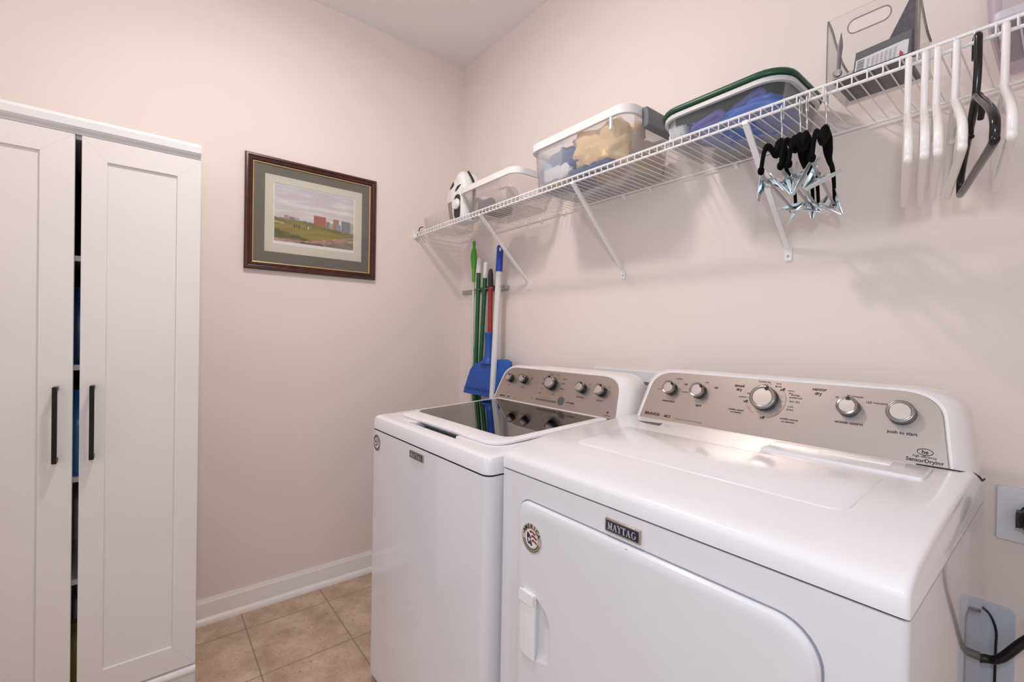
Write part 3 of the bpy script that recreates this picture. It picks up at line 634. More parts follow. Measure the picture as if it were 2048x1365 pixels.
def velvet(label):
    t = thing('velvet_hanger', label, 'hanger', (0, 0, 0), 'black velvet clip hangers on the shelf lip')
    P = [(0, 0.012, -0.018), (0, 0.0125, -0.008)] + [(0, 0.0115 * math.cos(a), 0.008 * math.sin(a) + 0.0005) for a in [math.pi * k / 8 for k in range(1, 8)]] + [(0, -0.012, -0.01), (0, -0.011, -0.025), (0, -0.002, -0.045), (0, 0, -0.058), (0, 0, -0.078)]
    build('hook', MB().tube(smooth_path(P, 4), 0.0017, 8), M_chrome, t, angle=60)
    g = MB()
    for s in (-1, 1):
        top = [(0, -0.066), (0.005, -0.072), (0.02, -0.088), (0.04, -0.106), (0.058, -0.117), (0.075, -0.1205), (0.095, -0.1195), (0.115, -0.121), (0.135, -0.127), (0.152, -0.139), (0.166, -0.160), (0.178, -0.188)]
        th = [0.004, 0.010, 0.0165, 0.0145, 0.010, 0.0085, 0.008, 0.008, 0.0078, 0.007, 0.006, 0.006]
        path = smooth_path([(0, s * a, z - 0.004) for a, z in top], 4)
        rr = []
        for i in range(len(path)):
            q_ = i / 4; k = min(int(q_), len(th) - 2); rr.append(th[k] * (1 - (q_ - k)) + th[k + 1] * (q_ - k))
        n0 = len(g.v); g.tube(path, rr, 10)
        for v in g.v[n0:]: v.x *= 0.62
        g.sphere((0, s * 0.178, -0.193), 0.0085, 10, (0.75, 1, 1))
    build('shoulders', g, M_velvet, t, angle=60)
    build('trouser_bar', MB().tube([(0, -0.176, -0.192), (0, -0.155, -0.2), (0, 0.155, -0.2), (0, 0.176, -0.192)], 0.0032, 8), mat('grey_bar_metal', 'a9a7aa', 0.35, metal=0.6), t, angle=60)
    return t
vl = [(1.842, 9.5, 'black velvet clip hanger nearest the right shelf brace', ((-0.125, 165), (0.135, -120))), (1.880, 9, 'second black velvet clip hanger from the left', ((-0.115, -15), (0.12, -55))),
      (1.893, 9.5, 'third black velvet clip hanger from the left', ((-0.12, 5), (0.125, 8))), (1.930, 10.3, 'rightmost black velvet clip hanger, nearest the white hangers', ((-0.10, 45), (0.15, -35)))]
protoV = None; clipO = None
for x, yaw, lab, clips in vl:
    if protoV is None: o = protoV = velvet(lab)
    else:
        o = protoV.copy(); COL.objects.link(o)
        for ch in list(protoV.children):
            if ch.name.startswith('metal_clip'): continue
            c = ch.copy(); COL.objects.link(c); c.parent = o
    o['label'] = lab; o.location = (x, SY, RODZ); o.rotation_euler = (0, 0, R(yaw))
    for s, roll in clips:
        if clipO is None:
            c = clipO = build('metal_clip', clip_mesh(), M_zinc, o, angle=40)
        else:
            c = clipO.copy(); COL.objects.link(c); c.parent = o
        c.scale = (1.15, 1.15, 1.15); c.location = (0, s, -0.205); c.rotation_euler = (0, R(roll), 0)

# ------------------------------------------------------------------ broom rail and poles
rail = thing('tool_rail', 'grey metal tool holder rail with clips on back wall', 'rail', (0.25, -0.01, 1.475))
g = MB(); g.box(0.035, 0.463, -0.012, -0.0008, 1.464, 1.486)
build('bar', g, M_galv, rail, bevel=0.002)
for x, y, r in ((0.2105, -0.05, 0.012), (0.255, -0.05, 0.0125), (0.314, -0.05, 0.0125), (0.37, -0.052, 0.014), (0.458, -0.06, 0.016)):
    g = MB(); pth = [(x + (r + 0.003) * math.cos(a), y + (r + 0.003) * math.sin(a)) for a in [R(-50 + 28 * k) for k in range(11)]]
    for e in (-1, 1): g.tube(smooth_path([(x + e * (r + 0.002) * 0.8, y + 0.5 * r, 1.475), (x + e * (r + 0.004), y, 1.475), (x + e * (r + 0.005) * 0.75, y - r * 0.85, 1.475)], 4), 0.0022, 6)
    g.box(x - r - 0.004, x + r + 0.004, y + r + 0.0015, y + r + 0.0045, 1.462, 1.488); g.box(x - 0.005, x + 0.005, y + r + 0.004, -0.0115, 1.468, 1.482)
    build('spring_clip', g, M_galv, rail)
def lath(path, radii, n=16): return MB().tube(path, radii, n)
# duster / flat mop with green grip
d = thing('flat_mop', 'silver pole with lime green looped grip at left end of tool rail', 'mop', (0.212, -0.05, 0))
A = Vector((0.2165, -0.05, 0.02)); B = Vector((0.2085, -0.05, 1.525))
def along(t): return A + (B - A) * t
build('pole', MB().tube([along(0.02), along(0.7639), along(0.764), along(0.7645), along(0.765), along(1)], [0.0085, 0.0085, 0.0092, 0.0092, 0.0078, 0.0078], 14), M_silver, d, angle=30)
g = MB(); g.tube([(0.2085, -0.05, 1.52), (0.2085, -0.05, 1.58), (0.2085, -0.05, 1.615), (0.208, -0.05, 1.65), (0.208, -0.05, 1.68), (0.208, -0.05, 1.705), (0.208, -0.05, 1.718)], [0.0095, 0.0105, 0.015, 0.019, 0.0165, 0.009, 0.006], 16)
g.tube([(0.208 + 0.009 * math.cos(a), -0.05, 1.729 + 0.014 * math.sin(a)) for a in [2 * math.pi * k / 16 for k in range(16)]], 0.0045, 8, closed=True)
build('grip', g, M_lime, d, angle=50)
build('mop_head', MB().box(0.10, 0.24, -0.1, -0.02, 0.002, 0.022), mat('grey_mop_pad', '8d8d8d', 0.9), d, bevel=0.005)
# two green poles with white tips
def broom(base, top, ztip, label, head):
    t = thing('broom', label, 'broom', (base[0], base[1], 0))
    A = Vector(base); B = Vector(top); dirv = (B - A).normalized(); T = B + dirv * ((ztip - B.z) / dirv.z)
    build('pole', MB().tube([A, B], 0.0118, 14), M_green, t, angle=50)
    build('tip', MB().tube([B - dirv * 0.004, B, T - dirv * 0.02, T - dirv * 0.006, T - dirv * 0.001, T], [0.0122, 0.0135, 0.0128, 0.0105, 0.005, 0.002], 14), M_whitepole, t, angle=50)
    x0, x1, y0, y1, z0, z1 = head
    build('bristles', MB().loft([[(x0, y0, z0), (x1, y0, z0), (x1, y1, z0), (x0, y1, z0)], [(x0 + .012, y0 + .006, z1), (x1 - .012, y0 + .006, z1), (x1 - .012, y1 - .006, z1), (x0 + .012, y1 - .006, z1)]]), M_black, t)
broom((0.240, -0.062, 0.14), (0.2565, -0.05, 1.568), 1.648, 'dark green pole with white tip beside the lime grip', (0.245, 0.38, -0.10, -0.03, 0.003, 0.15))
broom((0.204, -0.022, 0.36), (0.318, -0.05, 1.536), 1.617, 'leaning dark green pole with white tip, beside red handle', (0.13, 0.29, -0.036, -0.006, 0.26, 0.37))
# upright dustpan on the red pole
p = thing('upright_dustpan', 'blue dustpan on red pole with charcoal grip', 'dustpan', (0.4, -0.07, 0.95))
A = Vector((0.378, -0.055, 1.21)); B = Vector((0.3695, -0.052, 1.485)); C_ = Vector((0.368, -0.052, 1.575))
build('pole', MB().tube([A, B], 0.0125, 14), M_red, p, angle=50)
build('grip', MB().tube([B - Vector((0, 0, 0.003)), B, B + (C_ - B) * 0.3, B + (C_ - B) * 0.75, B + (C_ - B) * 0.97, C_], [0.0135, 0.015, 0.0145, 0.0135, 0.009, 0.006], 14), M_charcoal, p, angle=50)
g = MB()
outl = [(0.203, 0.919), (0.207, 0.945), (0.222, 0.995), (0.238, 1.045), (0.262, 1.072), (0.31, 1.088), (0.36, 1.10), (0.44, 1.108), (0.535, 1.113), (0.566, 1.103), (0.577, 1.075), (0.580, 1.03), (0.582, 0.975), (0.584, 0.93), (0.575, 0.919)]
def dp(x, z, y): return (x, y - 0.028 * (1.11 - z) / 0.19, z)
g.loft([[dp(x, z, -0.058) for x, z in outl], [dp(x, z, -0.072) for x, z in outl], [dp(0.4 + (x - 0.4) * 0.98, 1.02 + (z - 1.02) * 0.97, -0.075) for x, z in outl]])
build('pan', g, M_pan, p, angle=40)
g = MB(); g.loft([[(0.378 + a * w, -0.062 + c * w, z) for a, c in [(math.cos(R(t)), math.sin(R(t))) for t in range(0, 360, 20)]] for z, w in ((1.245, 0.0225), (1.24, 0.024), (1.235, 0.022), (1.15, 0.021), (1.12, 0.024), (1.10, 0.034), (1.085, 0.05))])
for v in g.v:
    if v.z < 1.13: v.y = max(v.y, -0.098); v.y = min(v.y, -0.05)
build('socket', g, M_pan, p, angle=50)
build('front_lip', MB().box(0.212, 0.582, -0.1045, -0.098, 0.948, 0.951), mat('dustpan_crease', '184387', 0.5), p)
# white mop with blue grip, in front of the pan
m_ = thing('mop', 'thick white pole with royal blue grip at right of tool rail', 'mop', (0.463, -0.128, 0))
A = Vector((0.484, -0.15, 0.06)); B = Vector((0.4585, -0.066, 1.553)); dv = (B - A).normalized(); T = B + dv * 0.133
build('pole', MB().tube([A, B], 0.0155, 18), mat('white_painted_pole', 'dedcdd', 0.25), m_, angle=50)
build('grip', MB().tube([B - dv * 0.004, B, T - dv * 0.014, T - dv * 0.005, T - dv * 0.001, T], [0.0165, 0.0175, 0.0172, 0.0145, 0.009, 0.003], 18), M_blue, m_, angle=50)
hd_ = Vector((CAM.x - T.x, CAM.y - T.y, 0)).normalized(); hx_ = Vector((-hd_.y, hd_.x, 0)); hc_ = T - dv * 0.026 + hd_ * 0.0170
build('hang_hole', MB().loft([[hc_ + hd_ * e + hx_ * p_[0] + Vector((0, 0, p_[1])) for p_ in rrect(-0.0045, 0.0045, -0.009, 0.009, 0.004, 4)] for e in (-0.003, 0.0012)]), M_whitepole, m_)
build('mop_head', MB().box(0.40, 0.57, -0.19, -0.11, 0.002, 0.06), mat('white_mop_cotton', 'd8d5d0', 0.95), m_, bevel=0.012)

# ------------------------------------------------------------------ appliance helpers
TILT = R(22); CN = Vector((0, -math.cos(TILT), math.sin(TILT))); CU = Vector((0, math.sin(TILT), math.cos(TILT)))
def panel_outline(hb, ht, Hh, r, n=8):
    """trapezoid with rounded top corners, points (x,h), counter-clockwise from bottom left"""
    pts = [(-hb, 0), (hb, 0)]
    def corner(s):
        e = Vector((s * (ht - hb), Hh)).normalized()        # up along the side
        c = Vector((s * ht, Hh)); a = c - e * r * 1.1; b_ = c - Vector((s, 0)) * r * 1.5
        return [((1 - t) ** 2 * a + 2 * t * (1 - t) * c + t * t * b_) for t in [k / n for k in range(n + 1)]]
    pts += [tuple(v) for v in corner(1)]
    pts += [tuple(v) for v in reversed(corner(-1))]
    return pts
def console(parent, xc, O, hb, ht, Hh, grow, back_y, bottom_back, pinch=1.0):
    O = Vector((xc, O[0], O[1]))
    I = panel_outline(hb, ht, Hh, 0.045); I2 = panel_outline(hb + 0.005, ht + 0.005, Hh + 0.005, 0.047); Oo = panel_outline(hb + grow, ht + grow, Hh + 0.022, 0.055); Om = panel_outline(hb + grow * .8, ht + grow * .8, Hh + 0.017, 0.053)
    def P(pt, d): return O + Vector((pt[0], 0, 0)) + CU * pt[1] + CN * d
    lo = [[P(p, -0.001) for p in I], [P(p, 0.001) for p in I2], [P((p[0], p[1]), -0.018) for p in Om], [P(p, -0.042) for p in Oo]]
    last = lo[-1]
    for t_ in (0.35, 0.7, 1.0):          # sides draw in towards the back
        k_ = 1 - (1 - pinch) * t_ ** 1.4
        lo.append([Vector((xc + (v.x - xc) * k_, v.y + (back_y - v.y) * t_, v.z)) for v in last])
    c = build('console', MB().loft(lo), M_plastic, parent, angle=42)
    pan = build('control_panel', MB().loft([[P(p, -0.002) for p in I], [P((p[0] * .999, p[1] * .998 + .0002), 0.0022) for p in I], [P((p[0] * .996, p[1] * .99 + .0006), 0.003) for p in I]]), M_brush, parent, angle=30)
    return O, pan, P
def knob(parent, P, x, h, r, ang, dep=0.021):
    c = P((x, h), 0.003)
    k = build('knob', MB().lathe([(r * 1.0, 0), (r * 1.0, dep * 0.6), (r * .985, dep * 0.7)], c, CN, 36), M_black, parent, angle=30)
    ring = MB().lathe([(r * 0.985, dep * 0.7), (r * 1.0, dep * 0.78), (r * 0.97, dep * 0.95), (r * 0.90, dep), (r * 0.76, dep * 0.96), (r * 0.74, dep * 0.9)], c, CN, 40)
    build('bezel', ring, M_bezel, k, angle=50)
    build('cap', MB().lathe([(r * 0.735, dep * 0.88), (r * 0.735, dep * 0.93), (r * 0.70, dep * 0.97), (0, dep * 0.99)], c, CN, 36), M_cap, k, angle=30)
    if ang is not None:
        u = Vector((math.sin(R(ang)), 0, 0)) + CU * math.cos(R(ang)); w = u.cross(CN)
        g = MB(); o = c + CN * (dep * 0.9)
        pts = [(r * 0.62, -0.0035), (r * 0.60, 0), (r * 0.62, 0.0035), (r * 0.93, 0.003), (r * 0.93, -0.003)]
        g.loft([[o + u * a + w * b_ for a, b_ in pts], [o + CN * 0.0032 + u * a + w * b_ for a, b_ in pts]])
        build('indicator', g, M_black, k)
    return k
def maytag(mb, O, xd, yd, w, h):
    """serif capitals drawn from strokes in a unit box"""
    def q(*pts): mb.poly([O + xd * (a * w) + yd * (b_ * h) for a, b_ in pts])
    def bar(x0, y0, x1, y1): q((x0, y0), (x1, y0), (x1, y1), (x0, y1))
    def stroke(x0, y0, x1, y1, t): q((x0 - t, y0), (x0 + t, y0), (x1 + t, y1), (x1 - t, y1))
    def ser(x, y, s=0.035): bar(x - s, y - 0.04, x + s, y + 0.04)
    B_, T_ = 0.04, 0.96
    x = 0.0    # M
    stroke(x + .03, B_, x + .04, T_, .007); stroke(x + .045, T_, x + .09, B_, .016); stroke(x + .09, B_, x + .14, T_, .007); stroke(x + .15, B_, x + .15, T_, .017); ser(x + .03, B_, .028); ser(x + .035, T_, .03); ser(x + .15, B_, .034); ser(x + .15, T_, .034)
    x = 0.195  # A
    stroke(x + .02, B_, x + .065, T_, .007); stroke(x + .07, T_, x + .12, B_, .018); bar(x + .035, .3, x + .105, .37); ser(x + .02, B_, .026); ser(x + .12, B_, .034)
    x = 0.35   # Y
    stroke(x + .02, T_, x + .07, .45, .017); stroke(x + .12, T_, x + .075, .45, .007); stroke(x + .072, B_, x + .072, .48, .017); ser(x + .02, T_, .033); ser(x + .12, T_, .028); ser(x + .072, B_, .036)
    x = 0.50   # T
    bar(x, T_ - .04, x + .14, T_ + .04); bar(x, T_ - .2, x + .014, T_); bar(x + .126, T_ - .2, x + .14, T_); stroke(x + .07, B_, x + .07, T_, .018); ser(x + .07, B_, .038)
    x = 0.655  # A
    stroke(x + .02, B_, x + .065, T_, .007); stroke(x + .07, T_, x + .12, B_, .018); bar(x + .035, .3, x + .105, .37); ser(x + .02, B_, .026); ser(x + .12, B_, .034)
    x = 0.82   # G
    pts = [(x + .08 + .068 * math.cos(R(a)), .5 + .5 * math.sin(R(a)), x + .08 + .04 * math.cos(R(a)), .5 + .43 * math.sin(R(a))) for a in range(45, 340, 14)]
    for a_, b_ in zip(pts, pts[1:]): q((a_[0], a_[1]), (b_[0], b_[1]), (b_[2], b_[3]), (a_[2], a_[3]))
    stroke(x + .135, .1, x + .135, .45, .016); ser(x + .135, .45, .032)
def badge(parent, x0, x1, z0, z1, y, blue, label):
    g = MB(); g.box(x0, x1, y - 0.004, y + 0.0005, z0, z1)
    b_ = build('name_badge', g, mat('badge_frame_metal', 'b7aa9d', 0.3, metal=0.8), parent, bevel=0.001, seg=2)
    m = 0.0032; build('badge_field', MB().box(x0 + m, x1 - m, y - 0.0046, y - 0.0038, z0 + m, z1 - m), blue, b_)
    g = MB(); hh = (z1 - z0) * 0.52; maytag(g, Vector((x0 + 0.0065, y - 0.0049, (z0 + z1) / 2 - hh / 2)), Vector((1, 0, 0)), Vector((0, 0, 1)), (x1 - x0 - 0.013), hh)
    build('lettering', g, mat('badge_letter_silver', 'd5cfca', 0.35, metal=0.3), b_)
    b_['label'] = label
def sticker(parent, cx_, cz, r, y, cols, label):
    def ring(g, r0, r1, yy, n=40):
        for k in range(n):
            a, c = 2 * math.pi * k / n, 2 * math.pi * (k + 1) / n
            g.poly([(cx_ + r0 * math.cos(a), yy, cz + r0 * math.sin(a)), (cx_ + r1 * math.cos(a), yy, cz + r1 * math.sin(a)), (cx_ + r1 * math.cos(c), yy, cz + r1 * math.sin(c)), (cx_ + r0 * math.cos(c), yy, cz + r0 * math.sin(c))])
    g = MB(); g.lathe([(r, 0), (r, 0.0006)], (cx_, y, cz), (0, -1, 0), 44)
    s = build('round_sticker', g, cols['ring'], parent, angle=30); s['label'] = label
    g = MB(); g.lathe([(r * 0.62, 0), (r * 0.62, 0.0002)], (cx_, y - 0.0007, cz), (0, -1, 0), 40); build('sticker_centre', g, cols['white'], s)
    yy = y - 0.0012
    g = MB()
    for k, ch in enumerate('AMERICA'):
        a = R(90 + 62 - k * 20.7); o = Vector((cx_ + r * 0.81 * math.cos(a), yy, cz + r * 0.81 * math.sin(a)))
        up_ = Vector((math.cos(a), 0, math.sin(a))); xd = Vector((math.sin(a), 0, -math.cos(a)))
        text(g, ch, r * 0.40, o, xd, up_, 0.03)
    for rad in (0.72, 0.86):
        for k in range(26):
            a = R(196 + k * 5.8); u = Vector((math.cos(a), 0, math.sin(a))); w = Vector((-u.z, 0, u.x)); o = Vector((cx_, yy, cz)) + u * r * rad
            g.poly([o - w * r * .03 - u * r * .035, o + w * r * .03 - u * r * .035, o + w * r * .03 + u * r * .035, o - w * r * .03 + u * r * .035])
    for a in (168, 12):
        g.lathe([(r * 0.035, 0), (r * 0.035, 0.0001)], (cx_ + r * .82 * math.cos(R(a)), yy, cz + r * .82 * math.sin(R(a))), (0, -1, 0), 8)
    build('lettering', g, cols['ink'], s)
    # flag: navy left part with a star, red waves on the right
    g = MB(); def_ = lambda u, v: (cx_ + r * u, yy, cz + r * v)
    g.poly([def_(-.42, .38), def_(-.2, .30), def_(-.05, .1), def_(-.02, -.12), def_(.12, -.42), def_(-.02, -.5), def_(-.1, -.4), def_(-.3, -.42), def_(-.42, -.2), def_(-.46, .1)])
    build('flag_field', g, cols['navy'], s)
    g = MB()
    for v0, v1, u0, u1 in ((.36, .50, -.18, .42), (.08, .24, 0.0, .56), (-.2, -.05, .05, .56)):
        tp = [(u0 + (u1 - u0) * k / 8, v1 + .05 * math.sin(k / 8 * 5)) for k in range(9)]; bt = [(u0 + (u1 - u0) * k / 8, v0 + .05 * math.sin(k / 8 * 5)) for k in range(9)]
        for k in range(8): g.poly([def_(*bt[k]), def_(*bt[k + 1]), def_(*tp[k + 1]), def_(*tp[k])])
    build('flag_stripe', g, cols['red'], s)
    g = MB(); g.poly([(cx_ + r * (-.2 + (.2 if k % 2 == 0 else .08) * math.cos(R(90 + 36 * k))), yy - 0.0003, cz + r * (-.1 + (.2 if k % 2 == 0 else .08) * math.sin(R(90 + 36 * k)))) for k in range(10)])
    build('flag_star', g, cols['white'], s)
def interp(prof, y):
    for (a, za), (b_, zb_) in zip(prof, prof[1:]):
        if a <= y <= b_: return za + (zb_ - za) * (y - a) / (b_ - a)
    return prof[0][1] if y < prof[0][0] else prof[-1][1]
def slab(mb, outl, prof, h0, h1, bev=0.002):
    """plate following the sloped top"""
    cx_ = sum(p[0] for p in outl) / len(outl); cy_ = sum(p[1] for p in outl) / len(outl)
    hx = max(abs(p[0] - cx_) for p in outl); hy_ = max(abs(p[1] - cy_) for p in outl)
    def L(h, ins): return [(cx_ + (x - cx_) * (1 - ins / hx), cy_ + (y - cy_) * (1 - ins / hy_), interp(prof, cy_ + (y - cy_) * (1 - ins / hy_)) + h) for x, y in outl]
    mb.loft([L(h0, 0), L(h1 - bev, 0), L(h1 - bev * .3, bev * .3), L(h1, bev)])
    return mb

# ------------------------------------------------------------------ washer
WX0, WX1, WYF = 0.7204, 1.4194, -0.8136; WZ = 0.8956
wa = thing('washing_machine', 'white top-loading washer with dark glass lid beside the mops', 'washing machine', (1.07, -0.47, 0))
out = rrect(WX0, WX1, WYF, -0.13, [0.022, 0.022, 0.006, 0.006], 6)
build('cabinet', MB().loft([[(x, y, 0.035) for x, y in out], [(x, y, WZ - 0.004) for x, y in out]], True, False), M_enamel, wa, angle=40)
o2 = rrect(WX0 + 0.004, WX1 - 0.004, WYF + 0.004, -0.134, [0.02, 0.02, 0.004, 0.004], 6)
build('seam_gasket', MB().loft([[(x, y, WZ - 0.006) for x, y in o2], [(x, y, WZ + 0.002) for x, y in o2]], False, False), mat('dark_seam', '3b3b40', 0.7), wa, angle=40)
WP = [(-0.8136, 0.935), (-0.80, 0.9395), (-0.745, 0.943), (-0.65, 0.948), (-0.30, 0.966), (-0.28, 0.966)]
def ringloop(y_in, fz): return [(x, y, fz(y)) for x, y in out]
def wo(ins, top):
    pts = rrect(WX0 + ins, WX1 - ins, WYF + ins, -0.13, [max(0.022, 0.024 - ins) if ins < .01 else 0.018] * 2 + [0.006, 0.006], 6)
    return pts
rg = MB()
rg.loft([[(x, y, WZ) for x, y in wo(0, 0)], [(x, y, interp(WP, max(y, -0.79)) - 0.018 if y < -0.28 else 0.948) for x, y in wo(0, 1)],
         [(x, y, interp(WP, max(y, -0.79)) - 0.006 if y < -0.28 else 0.96) for x, y in wo(0.004, 1)], [(x, y, interp(WP, max(y, -0.79)) - 0.0015 if y < -0.28 else 0.9645) for x, y in wo(0.010, 1)], [(x, y, interp(WP, max(y, -0.78)) if y < -0.28 else 0.966) for x, y in wo(0.018, 1)]])
ring = build('top_frame', rg, M_lid, wa, angle=50)
cut = MB().prism(rrect(0.80, 1.335, -0.69, -0.325, 0.05, 6), 'z', 0.88, 1.0)
boolean_cut(ring, cut)
slot = MB().prism([(0.925, -0.775), (0.95, -0.757), (0.95, -0.72), (1.19, -0.72), (1.19, -0.757), (1.215, -0.775)], 'z', 0.925, 1.0)
boolean_cut(ring, slot)
build('finger_recess', MB().box(0.92, 1.22, -0.777, -0.715, 0.921, 0.9265), mat('recess_grey', '6f7379', 0.6), wa)
lid_o = rrect(0.782, 1.362, -0.748, -0.305, [0.05, 0.05, 0.012, 0.012], 8); lid_i = rrect(0.805, 1.335, -0.688, -0.325, [0.035, 0.035, 0.012, 0.012], 8)
def LZ(pts, h): return [(x, y, interp(WP, y) + h) for x, y in pts]
lid_o2 = rrect(0.787, 1.357, -0.743, -0.307, [0.047, 0.047, 0.012, 0.012], 8)
lidmb = MB().loft([LZ(lid_o, 0.0005), LZ(lid_o, 0.006), LZ(lid_o2, 0.0085), LZ(lid_i, 0.0085), LZ(lid_i, 0.001)], False, False)
lid = build('lid', lidmb, M_lid, wa, angle=40)
gp = MB().loft([LZ(lid_i, 0.0045), LZ(lid_i, 0.0082)])
build('glass_pane', gp, glass_mat('smoked_lid_glass', (0.45, 0.48, 0.49, 1), 2.8), lid, angle=30)
tb = MB(); tb.lathe([(0.265, 0.0), (0.262, 0.014), (0.235, 0.018), (0.225, 0.0), (0.222, -0.3), (0.0, -0.32)], (1.07, -0.50, 0.885), (0, 0, 1), 48, caps=False)
build('tub', tb, mat('tub_grey', '8d9196', 0.35, metal=0.4), wa, angle=40)
tb = MB(); tb.loft([[(x, y, 0.882) for x, y in rrect(0.74, 1.40, -0.79, -0.2, 0.03, 4)], [(x, y, 0.8825) for x, y in rrect(0.74, 1.40, -0.79, -0.2, 0.03, 4)]]); 
tl = MB(); oo = rrect(0.735, 1.405, -0.80, -0.18, 0.02, 11)
ci = [(1.07 + 0.262 * math.cos(a), -0.50 + 0.262 * math.sin(a)) for a in [math.atan2(p[1] + 0.49, p[0] - 1.07) for p in oo]]
tl.loft([[(x, y, 0.89) for x, y in oo], [(x, y, 0.889) for x, y in ci]], False, False)
build('tub_ring', tl, mat('tub_ring_white', 'c9ccce', 0.35), wa)
WO, wpan, WPt = console(wa, 1.07, (-0.302, 0.970), 0.314, 0.292, 0.138, 0.031, -0.10, 0.93, 0.86)
for x, h, r, a in ((-0.240, 0.089, 0.0165, 30), (-0.156, 0.091, 0.0175, 60), (0.0, 0.089, 0.0255, -5), (0.151, 0.087, 0.0185, 25), (0.236, 0.086, 0.0195, 25)): knob(wa, WPt, x, h, r, a, 0.024)
g = MB(); XD = Vector((1, 0, 0))
def wt(s, size, x, h, bold=0.0, sx=1.0, mb=None): text(mb or g, s, size, WPt((x, h), 0.0036), XD, CU, bold, sx)
wt('BRAVOS', 0.0085, -0.262, 0.013, 0.02, 1.1); wt('MCT', 0.0075, -0.222, 0.0125, 0.03)
for s, x, h in (('soil', -0.243, 0.062), ('temp', -0.156, 0.061), ('fabric softener', 0.151, 0.055), ('extra rinse', 0.236, 0.054), ('hot', -0.20, 0.108), ('high', -0.118, 0.10), ('normal', 0.055, 0.112), ('whites', 0.055, 0.095), ('delicate', 0.055, 0.075), ('rapid', -0.05, 0.105), ('bulky', -0.052, 0.085), ('off', -0.048, 0.067), ('drain', -0.05, 0.047), ('heavy', -0.015, 0.124), ('rinse', 0.018, 0.125), ('clean', 0.02, 0.05), ('on', 0.178, 0.104), ('on', 0.262, 0.102)): wt(s, 0.0062, x, h, 0.015)
wt('start', 0.0055, -0.083, 0.024); wt('fill  wash  rinse  spin  done', 0.0048, -0.01, 0.034)
wt('AUTO SENSE', 0.0065, 0.112, 0.029, 0.03)
build('lettering', g, M_ink, wpan)
g = MB(); wt('maytag commercial technology', 0.005, -0.168, 0.0115, 0, 0.9); wt('load and water saver', 0.0038, 0.112, 0.02); build('fine_lettering', g, M_grayink, wpan)
g = MB(); q_ = rrect(-0.062, 0.045, 0.02, 0.0275, 0.003, 4); g.loft([[WPt(p_, 0.003) for p_ in q_], [WPt(p_, 0.0042) for p_ in q_]]); build('status_strip', g, mat('status_strip_grey', '5f5a58', 0.4), wpan)
g = MB(); g.lathe([(0.0155, 0), (0.0155, 0.0012)], WPt((0.067, 0.031), 0.003), CN, 28); build('emblem', g, mat('emblem_grey', '5b5654', 0.4), wpan)
g = MB(); wt('e', 0.016, 0.281, 0.021, 0.02); wt('high efficiency', 0.0045, 0.281, 0.0095, 0.01); build('efficiency_mark', g, M_ink, wpan)
badge(wa, 1.0225, 1.108, 0.856, 0.8785 + 0.0, WYF, mat('badge_slate', '3a3a42', 0.35), 'slate grey badge with silver MAYTAG capitals')
SC = dict(ring=mat('sticker_taupe', 'c0b2a3', 0.5), white=mat('sticker_white', 'e8e2de', 0.5), ink=M_ink, navy=mat('sticker_navy', '22263f', 0.5), red=mat('sticker_red', '8f2f35', 0.5))
SW = dict(ring=mat('sticker_grey', 'a5a0a2', 0.5), white=SC['white'], ink=M_ink, navy=mat('sticker_charcoal', '35353c', 0.5), red=mat('sticker_dim', '6b6468', 0.5))
sticker(wa, 0.7665, 0.849, 0.0285, WYF - 0.0002, SW, 'round grey AMERICA sticker')
for fx in (WX0 + 0.05, WX1 - 0.05):
    for fy in (WYF + 0.06, -0.19): build('foot', MB().lathe([(0.02, 0), (0.02, 0.012), (0.01, 0.016), (0.01, 0.036)], (fx, fy, 0.0), (0, 0, 1), 16), M_black, wa)
build('painted_base_shadow', MB().box(WX0 + 0.02, WX1 - 0.02, WYF + 0.03, -0.15, 0.012, 0.0355), M_dark, wa)  # dark block put in for the shade in the gap under the washer

# ------------------------------------------------------------------ dryer
DX0, DX1, DYF, DS = 1.4314, 2.1684, -0.7784, 0.9174
dr = thing('clothes_dryer', 'white front-loading dryer with brushed steel console in the foreground', 'dryer', (1.8, -0.45, 0))
out = rrect(DX0, DX1, DYF, -0.13, [0.008, 0.008, 0.004, 0.004], 4)
build('cabinet', MB().loft([[(x, y, 0.03) for x, y in out], [(x, y, DS - 0.003) for x, y in out]]), M_enamel, dr, angle=40)
o2 = rrect(DX0 + 0.004, DX1 - 0.004, DYF + 0.004, -0.134, 0.004, 3)
build('seam_gasket', MB().loft([[(x, y, DS - 0.005) for x, y in o2], [(x, y, DS + 0.002) for x, y in o2]], False, False), mat('dark_seam', '3b3b40'), dr, angle=40)
DP = [(-0.7784, 0.939), (-0.7765, 0.9455), (-0.771, 0.951), (-0.76, 0.9555), (-0.73, 0.966), (-0.65, 0.9745), (-0.57, 0.981), (-0.44, 0.988), (-0.31, 0.9936), (-0.275, 0.9945)]
pr = [(-0.7784, DS)] + DP + [(-0.25, 0.991), (-0.22, 0.98), (-0.19, 0.968), (-0.16, 0.960), (-0.131, 0.9575), (-0.131, DS)]
tp = MB(); W_ = 0.009
def tpl(x, ins):
    c = (-0.45, 0.94); return [(x, c[0] + (y - c[0]) * (1 - ins * 0.6 / 0.32), z - ins if z > DS + 0.01 else z) for y, z in pr]
tp.loft([tpl(DX0, 0.006), tpl(DX0 + 0.001, 0.003), tpl(DX0 + 0.0035, 0.0008), tpl(DX0 + 0.007, 0), tpl(DX1 - 0.008, 0), tpl(DX1 - 0.004, 0.0008), tpl(DX1 - 0.0012, 0.003), tpl(DX1, 0.0065)])
build('top_panel', tp, M_lid, dr, angle=50)
slb = MB(); slab(slb, rrect(1.525, 2.072, -0.64, -0.43, [0.03, 0.03, 0.01, 0.01], 6), DP, -0.002, 0.0014, 0.0014); build('raised_work_surface', slb, M_lid, dr, angle=60)
